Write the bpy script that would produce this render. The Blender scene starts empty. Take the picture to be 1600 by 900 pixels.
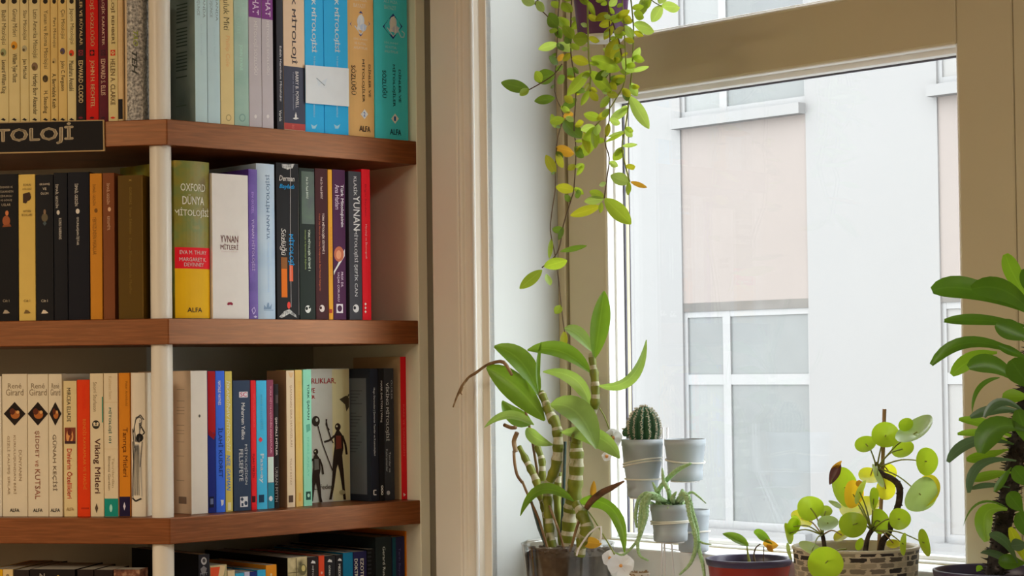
import bpy, math, random
from mathutils import Vector, Matrix
rnd = random.Random(7)
SC = bpy.context.scene
COL = SC.collection

# ------------------------------------------------------------------ camera
F_PX, CY, PITCH, ROLL, CAMZ = 3107.82, 490.87, 0.0264535, 0.0122431, 1.45
CAM = Vector((0, 0, CAMZ))
_f = Vector((0, math.cos(PITCH), math.sin(PITCH)))
_u0 = Vector((0, -math.sin(PITCH), math.cos(PITCH)))
_r0 = Vector((1, 0, 0))
CR = _r0*math.cos(ROLL) - _u0*math.sin(ROLL)
CU = _r0*math.sin(ROLL) + _u0*math.cos(ROLL)
cd = bpy.data.cameras.new('camera')
cam = bpy.data.objects.new('camera', cd)
COL.objects.link(cam)
cd.sensor_width = 36
cd.lens = F_PX*36/1600
cd.shift_y = (CY-450)/1600
cd.clip_start = .05
cd.clip_end = 200
M3 = Matrix((CR, CU, -_f)).transposed()
cam.matrix_world = Matrix.Translation(CAM) @ M3.to_4x4()
SC.camera = cam

# ------------------------------------------------------------------ view, sky, fill lights
SC.view_settings.view_transform = 'Standard'
SC.view_settings.look = 'None'
SC.view_settings.gamma = 1
SC.view_settings.use_curve_mapping = False
SC.view_settings.exposure = 0.0
SC.cycles.use_denoising = True
SC.cycles.max_bounces = 10
SC.cycles.diffuse_bounces = 6
SC.cycles.transparent_max_bounces = 24
SC.cycles.caustics_reflective = False
SC.cycles.caustics_refractive = False
wd = bpy.data.worlds.new('overcast_sky')
SC.world = wd
wd.use_nodes = True
bg = wd.node_tree.nodes['Background']
bg.inputs[0].default_value = (.97, .985, 1, 1)
SKY = 6.6
bg.inputs[1].default_value = SKY

# wall frame: a runs right along the window wall, b comes into the room, z up
TH = 0.8171594
WD = Vector((math.cos(TH), -math.sin(TH), 0))
NI = Vector((-math.sin(TH), -math.cos(TH), 0))
R0 = Vector((0.5915183, 2.618985, CAMZ))
UP = Vector((0, 0, 1))
def W(a, b, z): return R0 + WD*a + NI*b + UP*z

sl = bpy.data.lights.new('hazy_sun', 'SUN'); sl.energy = .5; sl.angle = math.radians(32); sl.color = (.84, .93, 1)
so = bpy.data.objects.new('hazy_sun', sl); COL.objects.link(so)
so.rotation_euler = (-WD*math.cos(math.radians(20))*.96 + NI*math.cos(math.radians(20))*.27 - UP*math.sin(math.radians(22))).to_track_quat('-Z', 'Y').to_euler()
FILLS = [((-.6, 3.5, .95), 1.3, 60, (1, .86, .66)), ((1.5, 2.1, 1.28), 1.0, 21, (1, .94, .85))]  # added area lights filling the room; no such lamps are in view
for (a, b, z), size, pw, c in FILLS:
    ld = bpy.data.lights.new('room_fill', 'AREA')
    ld.shape = 'DISK'; ld.size = size; ld.energy = pw; ld.color = c
    lo = bpy.data.objects.new('room_fill', ld)
    COL.objects.link(lo)
    lo.location = W(a, b, z)

# ------------------------------------------------------------------ picture rays onto real planes
def ray(px, py): return _f + CR*((px-800)/F_PX) + CU*((CY-py)/F_PX)
def hit(px, py, P, n):
    d = ray(px, py)
    return CAM + d*((P-CAM).dot(n)/d.dot(n))
def pb(px, py, b): return hit(px, py, W(0, b, 0), NI)
def abz(P):
    q = P-R0
    return q.dot(WD), q.dot(NI), q.z
def pxm(b, px=900, py=570): return (pb(px, py, b)-CAM).dot(_f)/F_PX     # metres per pixel there

# ------------------------------------------------------------------ materials
def lin(c):
    return tuple((x/255/12.92 if x <= 10.31 else ((x/255+.055)/1.055)**2.4) for x in c)
MATS = {}
def newmat(name):
    m = bpy.data.materials.new(name); m.use_nodes = True
    nt = m.node_tree
    return m, nt, nt.nodes['Principled BSDF']
def paint(name, c, rough=.5, spec=.4, noise=.04, scale=30, bump=0, sheen=0, metal=0):
    """plain painted / printed surface, colour broken up a little by noise"""
    if name in MATS: return MATS[name]
    m, nt, p = newmat(name)
    tc = nt.nodes.new('ShaderNodeTexCoord')
    nz = nt.nodes.new('ShaderNodeTexNoise'); nz.inputs['Scale'].default_value = scale; nz.inputs['Detail'].default_value = 4
    nt.links.new(tc.outputs['Object'], nz.inputs['Vector'])
    mx = nt.nodes.new('ShaderNodeMix'); mx.data_type = 'RGBA'
    mx.inputs[6].default_value = (*[max(0, x*(1-noise*2)) for x in c], 1)
    mx.inputs[7].default_value = (*[min(1, x*(1+noise*2)) for x in c], 1)
    nt.links.new(nz.outputs['Fac'], mx.inputs[0])
    nt.links.new(mx.outputs[2], p.inputs['Base Color'])
    p.inputs['Roughness'].default_value = rough
    p.inputs['Specular IOR Level'].default_value = spec
    p.inputs['Metallic'].default_value = metal
    if bump:
        bp = nt.nodes.new('ShaderNodeBump'); bp.inputs['Strength'].default_value = bump; bp.inputs['Distance'].default_value = .002
        nt.links.new(nz.outputs['Fac'], bp.inputs['Height']); nt.links.new(bp.outputs[0], p.inputs['Normal'])
    MATS[name] = m
    return m
EBOOK = .56
def ink(c, rough=.42):
    """printed paper of the colour seen in the picture (c = 0..255)"""
    if isinstance(c, str): return MATS[c]
    k = 'print_%d_%d_%d' % tuple(c)
    a = [1.04*(x/EBOOK)**1.13 for x in lin(c)]
    f = max(1, max(a)/.86); a = [x/f for x in a]
    return paint(k, a, .5, .12, .03, 40)
def ramp_mat(name, cols, scale=20, rough=.5, vec=(1, 1, 1), detail=6, dist=0, spec=.35, kind='noise'):
    m, nt, p = newmat(name)
    tc = nt.nodes.new('ShaderNodeTexCoord'); mp = nt.nodes.new('ShaderNodeMapping')
    mp.inputs['Scale'].default_value = vec
    nt.links.new(tc.outputs['Object'], mp.inputs['Vector'])
    if kind == 'noise':
        nz = nt.nodes.new('ShaderNodeTexNoise'); nz.inputs['Detail'].default_value = detail; nz.inputs['Distortion'].default_value = dist
        out = nz.outputs['Fac']
    else:
        nz = nt.nodes.new('ShaderNodeTexVoronoi'); out = nz.outputs['Distance']
    nz.inputs['Scale'].default_value = scale
    nt.links.new(mp.outputs[0], nz.inputs['Vector'])
    cr = nt.nodes.new('ShaderNodeValToRGB')
    el = cr.color_ramp.elements
    while len(el) < len(cols): el.new(.5)
    for e, (pos, c) in zip(el, cols):
        e.position = pos; e.color = (*c, 1)
    nt.links.new(out, cr.inputs[0]); nt.links.new(cr.outputs[0], p.inputs['Base Color'])
    p.inputs['Roughness'].default_value = rough
    p.inputs['Specular IOR Level'].default_value = spec
    MATS[name] = m
    return m, nt, p, nz
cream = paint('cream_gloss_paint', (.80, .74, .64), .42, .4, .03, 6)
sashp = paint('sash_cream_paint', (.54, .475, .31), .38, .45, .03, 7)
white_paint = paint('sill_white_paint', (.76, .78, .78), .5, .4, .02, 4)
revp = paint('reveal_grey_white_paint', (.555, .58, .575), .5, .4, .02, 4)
wallp = paint('wall_plaster', (.72, .66, .54), .8, .2, .03, 5)
casep = paint('bookcase_cream_paint', (.84, .80, .63), .5, .35, .03, 8)
backp = paint('bookcase_back_shaded', (.42, .39, .31), .6, .3, .05, 8)  # the cream paint again, darkened for the shade behind the books
polep = paint('pole_white_paint', (.85, .80, .70), .35, .5, .01, 8)
gasket = paint('dark_rubber', (.13, .13, .17), .6, .3)
beadp = paint('bead_lit_white', (.84, .85, .84), .4, .4, .02, 10)  # white put in for window light on the beads and rebate
m, nt, p, nz = ramp_mat('red_brown_wood', [(.25, (.115, .026, .005)), (.5, (.18, .046, .010)), (.62, (.22, .062, .016)), (.8, (.28, .09, .027))], 16, .36, (1.2, 1.2, 22), 8, .4, .55)
p.inputs['Specular IOR Level'].default_value = 1.0; p.inputs['IOR'].default_value = 1.5; p.inputs['Specular Tint'].default_value = (1, .56, .32, 1); p.inputs['Roughness'].default_value = .36
bp = nt.nodes.new('ShaderNodeBump'); bp.inputs['Strength'].default_value = .12; bp.inputs['Distance'].default_value = .001
nt.links.new(nz.outputs['Fac'], bp.inputs['Height']); nt.links.new(bp.outputs[0], p.inputs['Normal'])
wood = m
pages = ramp_mat('page_edges', [(.3, (.50, .44, .32)), (.7, (.72, .66, .53))], 60, .8, (60, 60, .5), 3)[0]
ramp_mat('marble_grey', [(.35, (.16, .155, .15)), (.5, (.42, .41, .39)), (.65, (.70, .68, .64))], 260, .4)
ramp_mat('olive_map', [(.3, lin((110, 85, 20))), (.48, lin((140, 130, 45))), (.6, lin((120, 130, 60))), (.75, lin((190, 150, 50)))], 26, .4)
ramp_mat('green_haze', [(.3, lin((92, 112, 108))), (.7, lin((165, 178, 166)))], 7, .4)
ramp_mat('aged_cream', [(.3, (.80, .64, .25)), (.7, (.88, .76, .40))], 14, .45)
ramp_mat('aged_amber', [(.3, (.80, .55, .15)), (.7, (.88, .66, .24))], 14, .45)
ramp_mat('night_print', [(.45, lin((28, 26, 28))), (.62, lin((60, 56, 56))), (.7, lin((150, 145, 140)))], 60, .12)
ramp_mat('forest_print', [(.35, lin((22, 34, 22))), (.6, lin((38, 66, 24))), (.75, lin((56, 96, 34)))], 22, .35)
ramp_mat('pale_blue_print', [(.3, lin((170, 198, 225))), (.7, lin((205, 222, 238)))], 16, .4)
ramp_mat('mint_print', [(.3, lin((150, 190, 175))), (.7, lin((178, 208, 192)))], 20, .4)
ramp_mat('brick_print', [(.35, lin((70, 35, 22))), (.5, lin((120, 70, 45))), (.65, lin((180, 140, 110)))], 90, .5)
ramp_mat('old_map_print', [(.35, lin((90, 85, 60))), (.5, lin((190, 178, 130))), (.65, lin((225, 212, 165)))], 40, .45)
ramp_mat('violet_print', [(.35, lin((84, 48, 150))), (.6, lin((110, 72, 175)))], 30, .4)
ramp_mat('feder_print', [(.3, lin((205, 200, 190))), (.7, lin((225, 222, 214)))], 12, .4)

# ------------------------------------------------------------------ mesh builder
ORG = {}
class MB:
    def __init__(s): s.v = []; s.f = []; s.m = []; s.uv = {}; s.mats = []
    def mi(s, m):
        if m not in s.mats: s.mats.append(m)
        return s.mats.index(m)
    def poly(s, pts, m):
        i = len(s.v); s.v += [Vector(p) for p in pts]; s.f.append(tuple(range(i, i+len(pts)))); s.m.append(s.mi(m))
    def grid(s, rows, m, uv=None, closed=False, caps=False):
        """rows: list of equally long lists of points"""
        i0 = len(s.v); n = len(rows[0])
        for r in rows: s.v += [Vector(p) for p in r]
        mi = m if isinstance(m, list) else None
        for j in range(len(rows)-1):
            k = s.mi(mi[j % len(mi)] if mi else m)
            for i in range(n if closed else n-1):
                a = i0+j*n+i; b = i0+j*n+(i+1) % n
                s.f.append((a, b, b+n, a+n)); s.m.append(k)
        if uv:
            for j in range(len(rows)):
                for i in range(n): s.uv[i0+j*n+i] = (i/(n-1), j/(len(rows)-1))
        if caps:
            k = s.mi(mi[0] if mi else m); k2 = s.mi(mi[-1] if mi else m)
            s.f.append(tuple(range(i0+n-1, i0-1, -1))); s.m.append(k)
            e = i0+(len(rows)-1)*n
            s.f.append(tuple(range(e, e+n))); s.m.append(k2)
    def prism(s, base, h, m):
        """base: closed outline of points, h: vector"""
        n = len(base); i = len(s.v); h = Vector(h)
        s.v += [Vector(p) for p in base] + [Vector(p)+h for p in base]
        k = s.mi(m)
        s.f.append(tuple(range(i+n-1, i-1, -1))); s.f.append(tuple(range(i+n, i+2*n)))
        for j in range(n): s.f.append((i+j, i+(j+1) % n, i+n+(j+1) % n, i+n+j))
        s.m += [k]*(n+2)
    def box(s, a0, a1, b0, b1, z0, z1, m):
        s.prism([W(a0, b0, z0), W(a1, b0, z0), W(a1, b1, z0), W(a0, b1, z0)], (0, 0, z1-z0), m)
    def tube(s, pts, r, m, n=8, smooth=3, caps=True, prof=None):
        pts = [Vector(p) for p in pts]
        if not isinstance(r, (list, tuple)): r = [r]*len(pts)
        if smooth > 1 and len(pts) > 2: pts, r = spline(pts, r, smooth)
        rows = []; up = None
        for i, p in enumerate(pts):
            t = (pts[min(i+1, len(pts)-1)]-pts[max(i-1, 0)]).normalized()
            if up is None: up = t.orthogonal().normalized()
            up = (up-t*up.dot(t)).normalized(); sd = t.cross(up)
            rows.append([p+(up*math.cos(q)+sd*math.sin(q))*r[i] for q in [2*math.pi*k/n for k in range(n)]])
        s.grid(rows, m, closed=True, caps=caps)
    def lathe(s, c, prof, m, n=40, axis=None, caps=False):
        """prof: (radius, height) pairs around the vertical through c"""
        c = Vector(c)
        X = Vector((1, 0, 0)); Y = Vector((0, 1, 0)); Z = Vector(axis).normalized() if axis else UP
        if axis: X = Z.orthogonal().normalized(); Y = Z.cross(X)
        s.grid([[c+(X*math.cos(2*math.pi*k/n)+Y*math.sin(2*math.pi*k/n))*rr+Z*h for k in range(n)] for rr, h in prof], m, closed=True, caps=caps)
def spline(pts, r, k):
    P = [pts[0]*2-pts[1]]+pts+[pts[-1]*2-pts[-2]]; o = []; ro = []
    for i in range(1, len(P)-2):
        for j in range(k):
            t = j/k
            a, b, c, d = P[i-1:i+3]
            o.append(.5*((2*b)+(c-a)*t+(2*a-5*b+4*c-d)*t*t+(3*b-a-3*c+d)*t**3)); ro.append(r[i-1]*(1-t)+r[i]*t)
    return o+[pts[-1]], ro+[r[-1]]
def obj(name, mb, parent=None, smooth=False, bevel=0, kind=None, label=None):
    me = bpy.data.meshes.new(name)
    org = ORG[parent.name] if parent is not None else sum(mb.v, Vector())/max(1, len(mb.v))
    me.from_pydata([v-org for v in mb.v], [], mb.f)
    for m in mb.mats: me.materials.append(m)
    me.polygons.foreach_set('material_index', mb.m)
    if mb.uv:
        ul = me.uv_layers.new(name='UVMap')
        for l in me.loops: ul.data[l.index].uv = mb.uv.get(l.vertex_index, (0, 0))
    if smooth: me.polygons.foreach_set('use_smooth', [True]*len(me.polygons))
    me.update()
    o = bpy.data.objects.new(name, me); COL.objects.link(o)
    if parent is not None: o.parent = parent; ORG[o.name] = org
    else: o.location = org; ORG[o.name] = org
    if bevel:
        bv = o.modifiers.new('bevel', 'BEVEL'); bv.width = bevel; bv.segments = 2; bv.limit_method = 'ANGLE'
    if kind: o['kind'] = kind
    if label: o['label'] = label
    return o
def thing(name, label, cat, loc, group=None, kind=None):
    o = bpy.data.objects.new(name, None); COL.objects.link(o)
    o.location = loc; o.empty_display_size = .02; ORG[o.name] = Vector(loc)
    if kind: o['kind'] = kind
    return tag(o, label, cat, group)
def tag(o, label=None, cat=None, group=None):
    if label: o['label'] = label
    if cat: o['category'] = cat
    if group: o['group'] = group
    return o

# ------------------------------------------------------------------ room shell
SILL = -.36
AR, AR2 = -.752, .26           # window reveals
BW = .152                      # room face of the window wall
ZT = .96                       # window head
FLOOR, CEIL = -CAMZ, 1.34
mb = MB()                      # the window wall, around the opening
mb.box(-1.45, -.868, -.10, .118, FLOOR, CEIL, wallp); mb.box(-.868, AR-.008, -.10, BW, FLOOR, CEIL, wallp)
mb.box(AR2+.008, 3.3, -.10, BW, FLOOR, CEIL, wallp)
mb.box(AR, AR2, -.10, BW, FLOOR, SILL-.03, wallp)
mb.box(AR, AR2, -.10, BW, ZT, CEIL, wallp)
obj('wall_window', mb, kind='structure')
# bookcase line, shared by walls and bookcase
CO = Vector((-.4926584, 2.85, CAMZ)); THS = .7536369; THL = -.186817
UR = Vector((math.cos(THS), math.sin(THS), 0)); IR = Vector((-math.sin(THS), math.cos(THS), 0))
UL = Vector((math.cos(THL), math.sin(THL), 0)); IL = Vector((-math.sin(THL), math.cos(THL), 0))
EN = CO+UR*.4704146
DP = .275
def meet(p, d, q, e):
    c = d.x*e.y-d.y*e.x; w = q-p
    return p+d*((w.x*e.y-w.y*e.x)/c)
KB = meet(CO+IR*DP, UR, CO+IL*DP, UL)           # inner back corner
KW = meet(CO+IR*(DP+.02), UR, CO+IL*(DP+.02), UL)
def vwall(name, p, q, n, t=.1):
    mb = MB(); z = Vector((0, 0, FLOOR+CAMZ-p.z))
    p = Vector((p.x, p.y, 0)); q = Vector((q.x, q.y, 0))
    mb.prism([p, q, q+n*t, p+n*t], (0, 0, CEIL-FLOOR), wallp)
    obj(name, mb, kind='structure')
LW = KW-UL*1.3
def ab(a, b): return W(a, b, 0)
PBR = ab(3.3, BW); PB2 = ab(3.3, 4.6)
la, lb, _ = abz(LW)
PL2 = ab(la, 4.6)
vwall('wall_bookcase', meet(KW, UR, ab(0, BW-.02), WD), KW, -WD)
vwall('wall_alcove', KW, LW, IL)
vwall('wall_left', LW, PL2, -WD)
vwall('wall_back', PL2, PB2, NI)
vwall('wall_right', PB2, PBR, WD)
fl, *_r = ramp_mat('floor_boards', [(.3, (.16, .09, .045)), (.7, (.30, .18, .095))], 6, .4, (1, 14, 1))
for nm, z0, z1, m in (('floor', FLOOR-.1, FLOOR, fl), ('ceiling', CEIL, CEIL+.1, wallp)):
    mb = MB()
    mb.prism([W(-2.9, -.14, z0), W(3.4, -.14, z0), W(3.4, 4.7, z0), W(-2.9, 4.7, z0)], (0, 0, z1-z0), m)
    obj(nm, mb, kind='structure')

# ------------------------------------------------------------------ window
win = thing('window_1', 'cream painted timber casement window with a fanlight above the transom', 'window', W(-.3, 0, SILL), kind='structure')
GL, GR_ = -.648, 0.0           # glass opening of the lower sash
ZB, ZG = -.268, .420
ZU = .505                      # bottom of fanlight glass
def ring(mb, a0, a1, z0, z1, A0, A1, Z0, Z1, b0, b1, m):
    mb.box(A0, a0, b0, b1, Z0, Z1, m); mb.box(a1, A1, b0, b1, Z0, Z1, m)
    mb.box(a0, a1, b0, b1, Z0, z0, m); mb.box(a0, a1, b0, b1, z1, Z1, m)
mb = MB()
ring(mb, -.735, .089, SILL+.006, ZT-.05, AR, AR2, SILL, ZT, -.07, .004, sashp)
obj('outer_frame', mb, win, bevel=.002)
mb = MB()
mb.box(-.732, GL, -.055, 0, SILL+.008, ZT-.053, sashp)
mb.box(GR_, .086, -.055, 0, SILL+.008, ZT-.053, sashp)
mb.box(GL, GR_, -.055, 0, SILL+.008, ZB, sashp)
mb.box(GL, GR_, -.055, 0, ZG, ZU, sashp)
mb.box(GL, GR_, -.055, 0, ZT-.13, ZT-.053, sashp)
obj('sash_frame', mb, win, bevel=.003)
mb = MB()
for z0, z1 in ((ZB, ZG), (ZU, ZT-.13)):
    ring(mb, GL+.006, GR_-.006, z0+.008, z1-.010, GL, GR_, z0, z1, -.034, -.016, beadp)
for z0, z1 in ((ZB, ZG), (ZU, ZT-.13)): ring(mb, GL+.002, GR_-.002, z0+.002, z1-.002, GL-.001, GR_+.001, z0-.001, z1+.001, -.03, -.0015, beadp)  # lining strips whitened in place of glaring window light on the rebate
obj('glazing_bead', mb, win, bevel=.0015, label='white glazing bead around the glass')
mb = MB()
for z0, z1 in ((ZB, ZG), (ZU, ZT-.13)):
    mb.box(GL+.0055, GL+.0085, -.0365, -.0335, z0+.007, z1-.009, gasket)
    mb.box(GL+.0150, GL+.0166, -.0372, -.0362, z0+.007, z1-.009, gasket)
    mb.box(GL+.009, GR_-.006, -.0365, -.0335, z1-.0125, z1-.0098, gasket)
obj('gasket', mb, win, label='thin dark glazing gasket')
mb = MB(); mb.box(AR, AR2, 0, .082, SILL, -.2696, white_paint); obj('ledge', mb, win, bevel=.003, label='white painted ledge below the sash')
m = bpy.data.materials.new('window_glass'); m.use_nodes = True; nt = m.node_tree; nt.nodes.clear()
out = nt.nodes.new('ShaderNodeOutputMaterial'); mx = nt.nodes.new('ShaderNodeMixShader'); tr = nt.nodes.new('ShaderNodeBsdfTransparent'); gs = nt.nodes.new('ShaderNodeBsdfGlossy')
tr.inputs[0].default_value = (.965, .98, .975, 1); gs.inputs['Roughness'].default_value = .02; mx.inputs[0].default_value = .04
nt.links.new(tr.outputs[0], mx.inputs[1]); nt.links.new(gs.outputs[0], mx.inputs[2]); nt.links.new(mx.outputs[0], out.inputs[0])
glass = m
for z0, z1 in ((ZB, ZG), (ZU, ZT-.13)):
    mb = MB(); mb.box(GL+.004, GR_-.004, -.041, -.037, z0+.006, z1-.008, glass); obj('glass_pane', mb, win)
mb = MB()
mb.prism([W(AR, .004, SILL-.03), W(AR2, .004, SILL-.03), W(AR2, BW, SILL-.03), W(AR2+.14, BW, SILL-.03), W(AR2+.14, .30, SILL-.03), W(-.88, .30, SILL-.03), W(-.88, BW, SILL-.03), W(AR, BW, SILL-.03)], (0, 0, .03), white_paint)
obj('sill', mb, win, bevel=.003)
# reveal linings and the moulded casing round the opening
mb = MB()
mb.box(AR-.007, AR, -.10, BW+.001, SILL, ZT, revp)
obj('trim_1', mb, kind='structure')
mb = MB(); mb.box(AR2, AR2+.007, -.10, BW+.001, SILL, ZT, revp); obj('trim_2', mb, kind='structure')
def casing(name, pts, z0, z1):
    mb = MB()
    mb.prism([W(a, b, z0) for a, b in pts], (0, 0, z1-z0), cream)
    return obj(name, mb, kind='structure', bevel=.0012)
prof = [(-.8705, BW-.01), (-.8705, .165), (-.811, .165), (-.809, .1625), (-.807, .165), (-.803, .1665), (-.799, .165), (-.797, .161), (-.783, .161), (-.780, .1645), (-.774, .1655), (-.771, .168), (-.766, .1685), (-.764, .163), (-.763, .158), (-.757, .1555), (AR, .154), (AR, BW-.01)]
casing('trim_3', prof, SILL, 1.2)
mb = MB()
mb.tube([W(-.7685, .1675, SILL), W(-.7685, .1675, 1.2)], .0032, beadp, 10, 1)  # casing bead whitened for the window light along its edge
obj('trim_4', mb, kind='structure')
casing('trim_5', [(AR2-(a-AR), b) for a, b in reversed(prof)], SILL, 1.2)

# ------------------------------------------------------------------ the building over the street
LF = -8.0
plaster = paint('white_render', (0.1818, 0.1812, 0.1818), .9, .1, .015, 1.5)
pinkr = paint('pale_pink_render', (0.1806, 0.1606, 0.1515), .9, .1, .02, 2.5)
ffr = paint('facade_window_paint', (0.1915, 0.1927, 0.1952), .6, .3, .02, 3)
fgl = paint('facade_window_glass', (0.1115, 0.1188, 0.1200), .35, .3, .10, 2)
fgl2 = paint('facade_window_net_curtain', (0.1358, 0.1418, 0.1418), .35, .4, .04, 2)
blind = paint('facade_pale_blind', (0.1842, 0.1818, 0.1782), .7, .2, .02, 3)
lint = paint('weathered_lintel', (0.1030, 0.0982, 0.0933), .8, .2, .25, 3)
def fz(px, py): a, b, z = abz(pb(px, py, LF)); return a, z
bld = thing('apartment_building', 'pale rendered apartment building with pink bays seen through the window', 'building', W(-6, LF, -4.2))
aL, zs = fz(1062, 187); aR, _ = fz(1258, 160)
_, zl = fz(1167, 470); _, zb = fz(1167, 832)
PIT = zs-fz(1167, 832)[1]-.02
mb = MB(); mb.box(-16, 5.6, LF-1, LF-.10, -4.2, 6.5, plaster)
bays = [(aL, aR), (fz(1463, 130)[0], fz(1463, 130)[0]+aR-aL), (aL-(fz(1463, 130)[0]-aL), aL-(fz(1463, 130)[0]-aL)+aR-aL)]
edges = sorted(bays)
prev = -16
for a0, a1 in edges+[(5.6, 5.6)]:
    mb.box(prev, a0, LF-.10, LF, -4.2, 6.5, plaster); prev = a1
obj('facade_wall', mb, bld)
H = PIT
for a0, a1 in edges:
    for k in (-1, 0, 1):
        z0 = zs+k*H                                         # a sill; pink above? below it the spandrel down to the lintel
        mb = MB(); mb.box(a0, a1, LF-.10, LF-.012, zl+k*H, z0-.05, pinkr); obj('spandrel', mb, bld, label='pale pink render panel below a sill')
        mb = MB(); mb.box(a0-.03, a1+.0, LF-.10, LF+.07, z0-.07, z0, plaster); obj('window_ledge', mb, bld)
        # window below the spandrel
        zt = zl+k*H; z1 = zt-(zl-zb)
        mb = MB(); mb.box(a0, a1, LF-.10, LF-.010, zt-.06, zt, lint); obj('lintel', mb, bld, label='dark weathered lintel above a window')
        fw = thing('facade_window', None, None, W((a0+a1)/2, LF-.1, z1)); fw.parent = bld; fw.location = fw.location-bld.location
        wa = a1-a0; am = a0+.335*wa; zm = zt-.33*(zt-z1)
        mb = MB()
        for x0, x1 in ((a0, a0+.03), (am-.02, am+.045), (a1-.02, a1)): mb.box(x0, x1, LF-.10, LF-.018, z1, zt-.06, ffr)
        for y0, y1 in ((z1, z1+.07), (zm-.05, zm+.02), (zt-.10, zt-.06)): mb.box(a0, a1, LF-.10, LF-.019, y0, y1, ffr)
        obj('facade_frame', mb, fw)
        lit = (a0, a1) == bays[1]                             # this one has pale blinds down
        for x0, x1, mm in ((a0+.03, am-.02, blind if lit else fgl2), (am+.045, a1-.02, blind if lit else fgl)):
            mb = MB(); mb.box(x0, x1, LF-.10, LF-.030, z1+.07, zm-.05, mm); obj('facade_pane', mb, fw)
            mb = MB(); mb.box(x0, x1, LF-.10, LF-.030, zm+.02, zt-.10, blind if lit else fgl); obj('facade_pane', mb, fw)
mb = MB(); mb.box(-20, 12, LF, -1.0, -4.3, -4.2, paint('street_paving', (0.1636, 0.1636, 0.1636), .9, .2, .1, 3)); obj('street', mb, kind='structure')

# ------------------------------------------------------------------ bookcase
case = thing('bookcase', 'built-in corner bookcase of brown wood shelves with cream panels and a white round column', 'bookcase', Vector((CO.x, CO.y, 0)))
ZS = [.3622486+.2868, .3622486, .0755463, -.2104427, -.2104427-.2865]     # shelf tops over the eye line
TS = .037376
LEFT = CO-UL*.62
BK2 = LEFT+IL*DP
ENB = EN+IR*DP
for z in ZS:
    mb = MB()
    q = [LEFT, CO, EN, ENB, KB, BK2]
    mb.prism([p+UP*(z-TS) for p in q], (0, 0, TS), wood)
    obj('shelf_board', mb, case, bevel=.0012)
zt, zb_ = 1.25, FLOOR+.02
for nm, q, m in (('side_panel', [EN-UR*.0005+IR*-.001, EN-UR*.0195+IR*-.001, EN-UR*-.0, EN], casep),):
    pass
mb = MB(); q = [EN-IR*.001, EN-IR*.001-UR*-.0195, EN+IR*(DP+.0)-UR*-.0195, EN+IR*DP]
mb.prism([p+UP*zb_ for p in q], (0, 0, zt-zb_), casep); obj('side_panel', mb, case, bevel=.0012, label='cream painted end panel')
mb = MB(); q = [LEFT-IL*.001, LEFT+IL*DP, LEFT+IL*DP-UL*.02, LEFT-IL*.001-UL*.02]
mb.prism([p+UP*zb_ for p in q], (0, 0, zt-zb_), casep); obj('side_panel', mb, case, bevel=.0012)
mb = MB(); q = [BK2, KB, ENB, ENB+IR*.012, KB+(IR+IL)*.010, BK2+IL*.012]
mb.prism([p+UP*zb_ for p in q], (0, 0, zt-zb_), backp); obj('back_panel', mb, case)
pc = hit(256.5, 400, CO+IR*.010, _f)
PO = CO+(IR*.62+IL*.62).normalized()*.0235+UL*-.0075
mb = MB(); mb.lathe(Vector((PO.x, PO.y, CAMZ)), [(.0155, zb_), (.0155, zt)], polep, 40); obj('column', mb, case, smooth=True, label='white round column')

# ------------------------------------------------------------------ books
class Surf:
    """a flat face of a book: origin, across, out; printed matter is placed on it by where it is seen"""
    def __init__(s, O, X, N): s.O, s.X, s.N = O, X, N
    def at(s, px, py):
        q = hit(px, py, s.O, s.N)-s.O
        return q.dot(s.X), q.z
GLY = {}
def glyphs(t, bold, shear):
    k = (t, bold, shear)
    if k not in GLY:
        cu = bpy.data.curves.new('lettering', 'FONT'); cu.body = t; cu.resolution_u = 2; cu.shear = shear
        cu.space_line = .9
        o = bpy.data.objects.new('lettering', cu)
        me = bpy.data.meshes.new_from_object(o)
        vs = [tuple(v.co[:2]) for v in me.vertices]; fs = [tuple(p.vertices) for p in me.polygons]
        if bold:                                            # heavier letters: the same shapes laid side by side
            v0, f0 = vs, fs; vs, fs = [], []
            for dx, dy in ((-bold, 0), (bold, 0), (0, bold*.7), (0, -bold*.7)):
                fs += [tuple(i+len(vs) for i in f) for f in f0]; vs += [(x+dx, y+dy) for x, y in v0]
        bpy.data.objects.remove(o); bpy.data.curves.remove(cu); bpy.data.meshes.remove(me)
        xs = [v[0] for v in vs] or [0, 1]; ys = [v[1] for v in vs] or [0, 1]
        GLY[k] = (vs, fs, min(xs), max(xs), min(ys), max(ys))
    return GLY[k]
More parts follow.
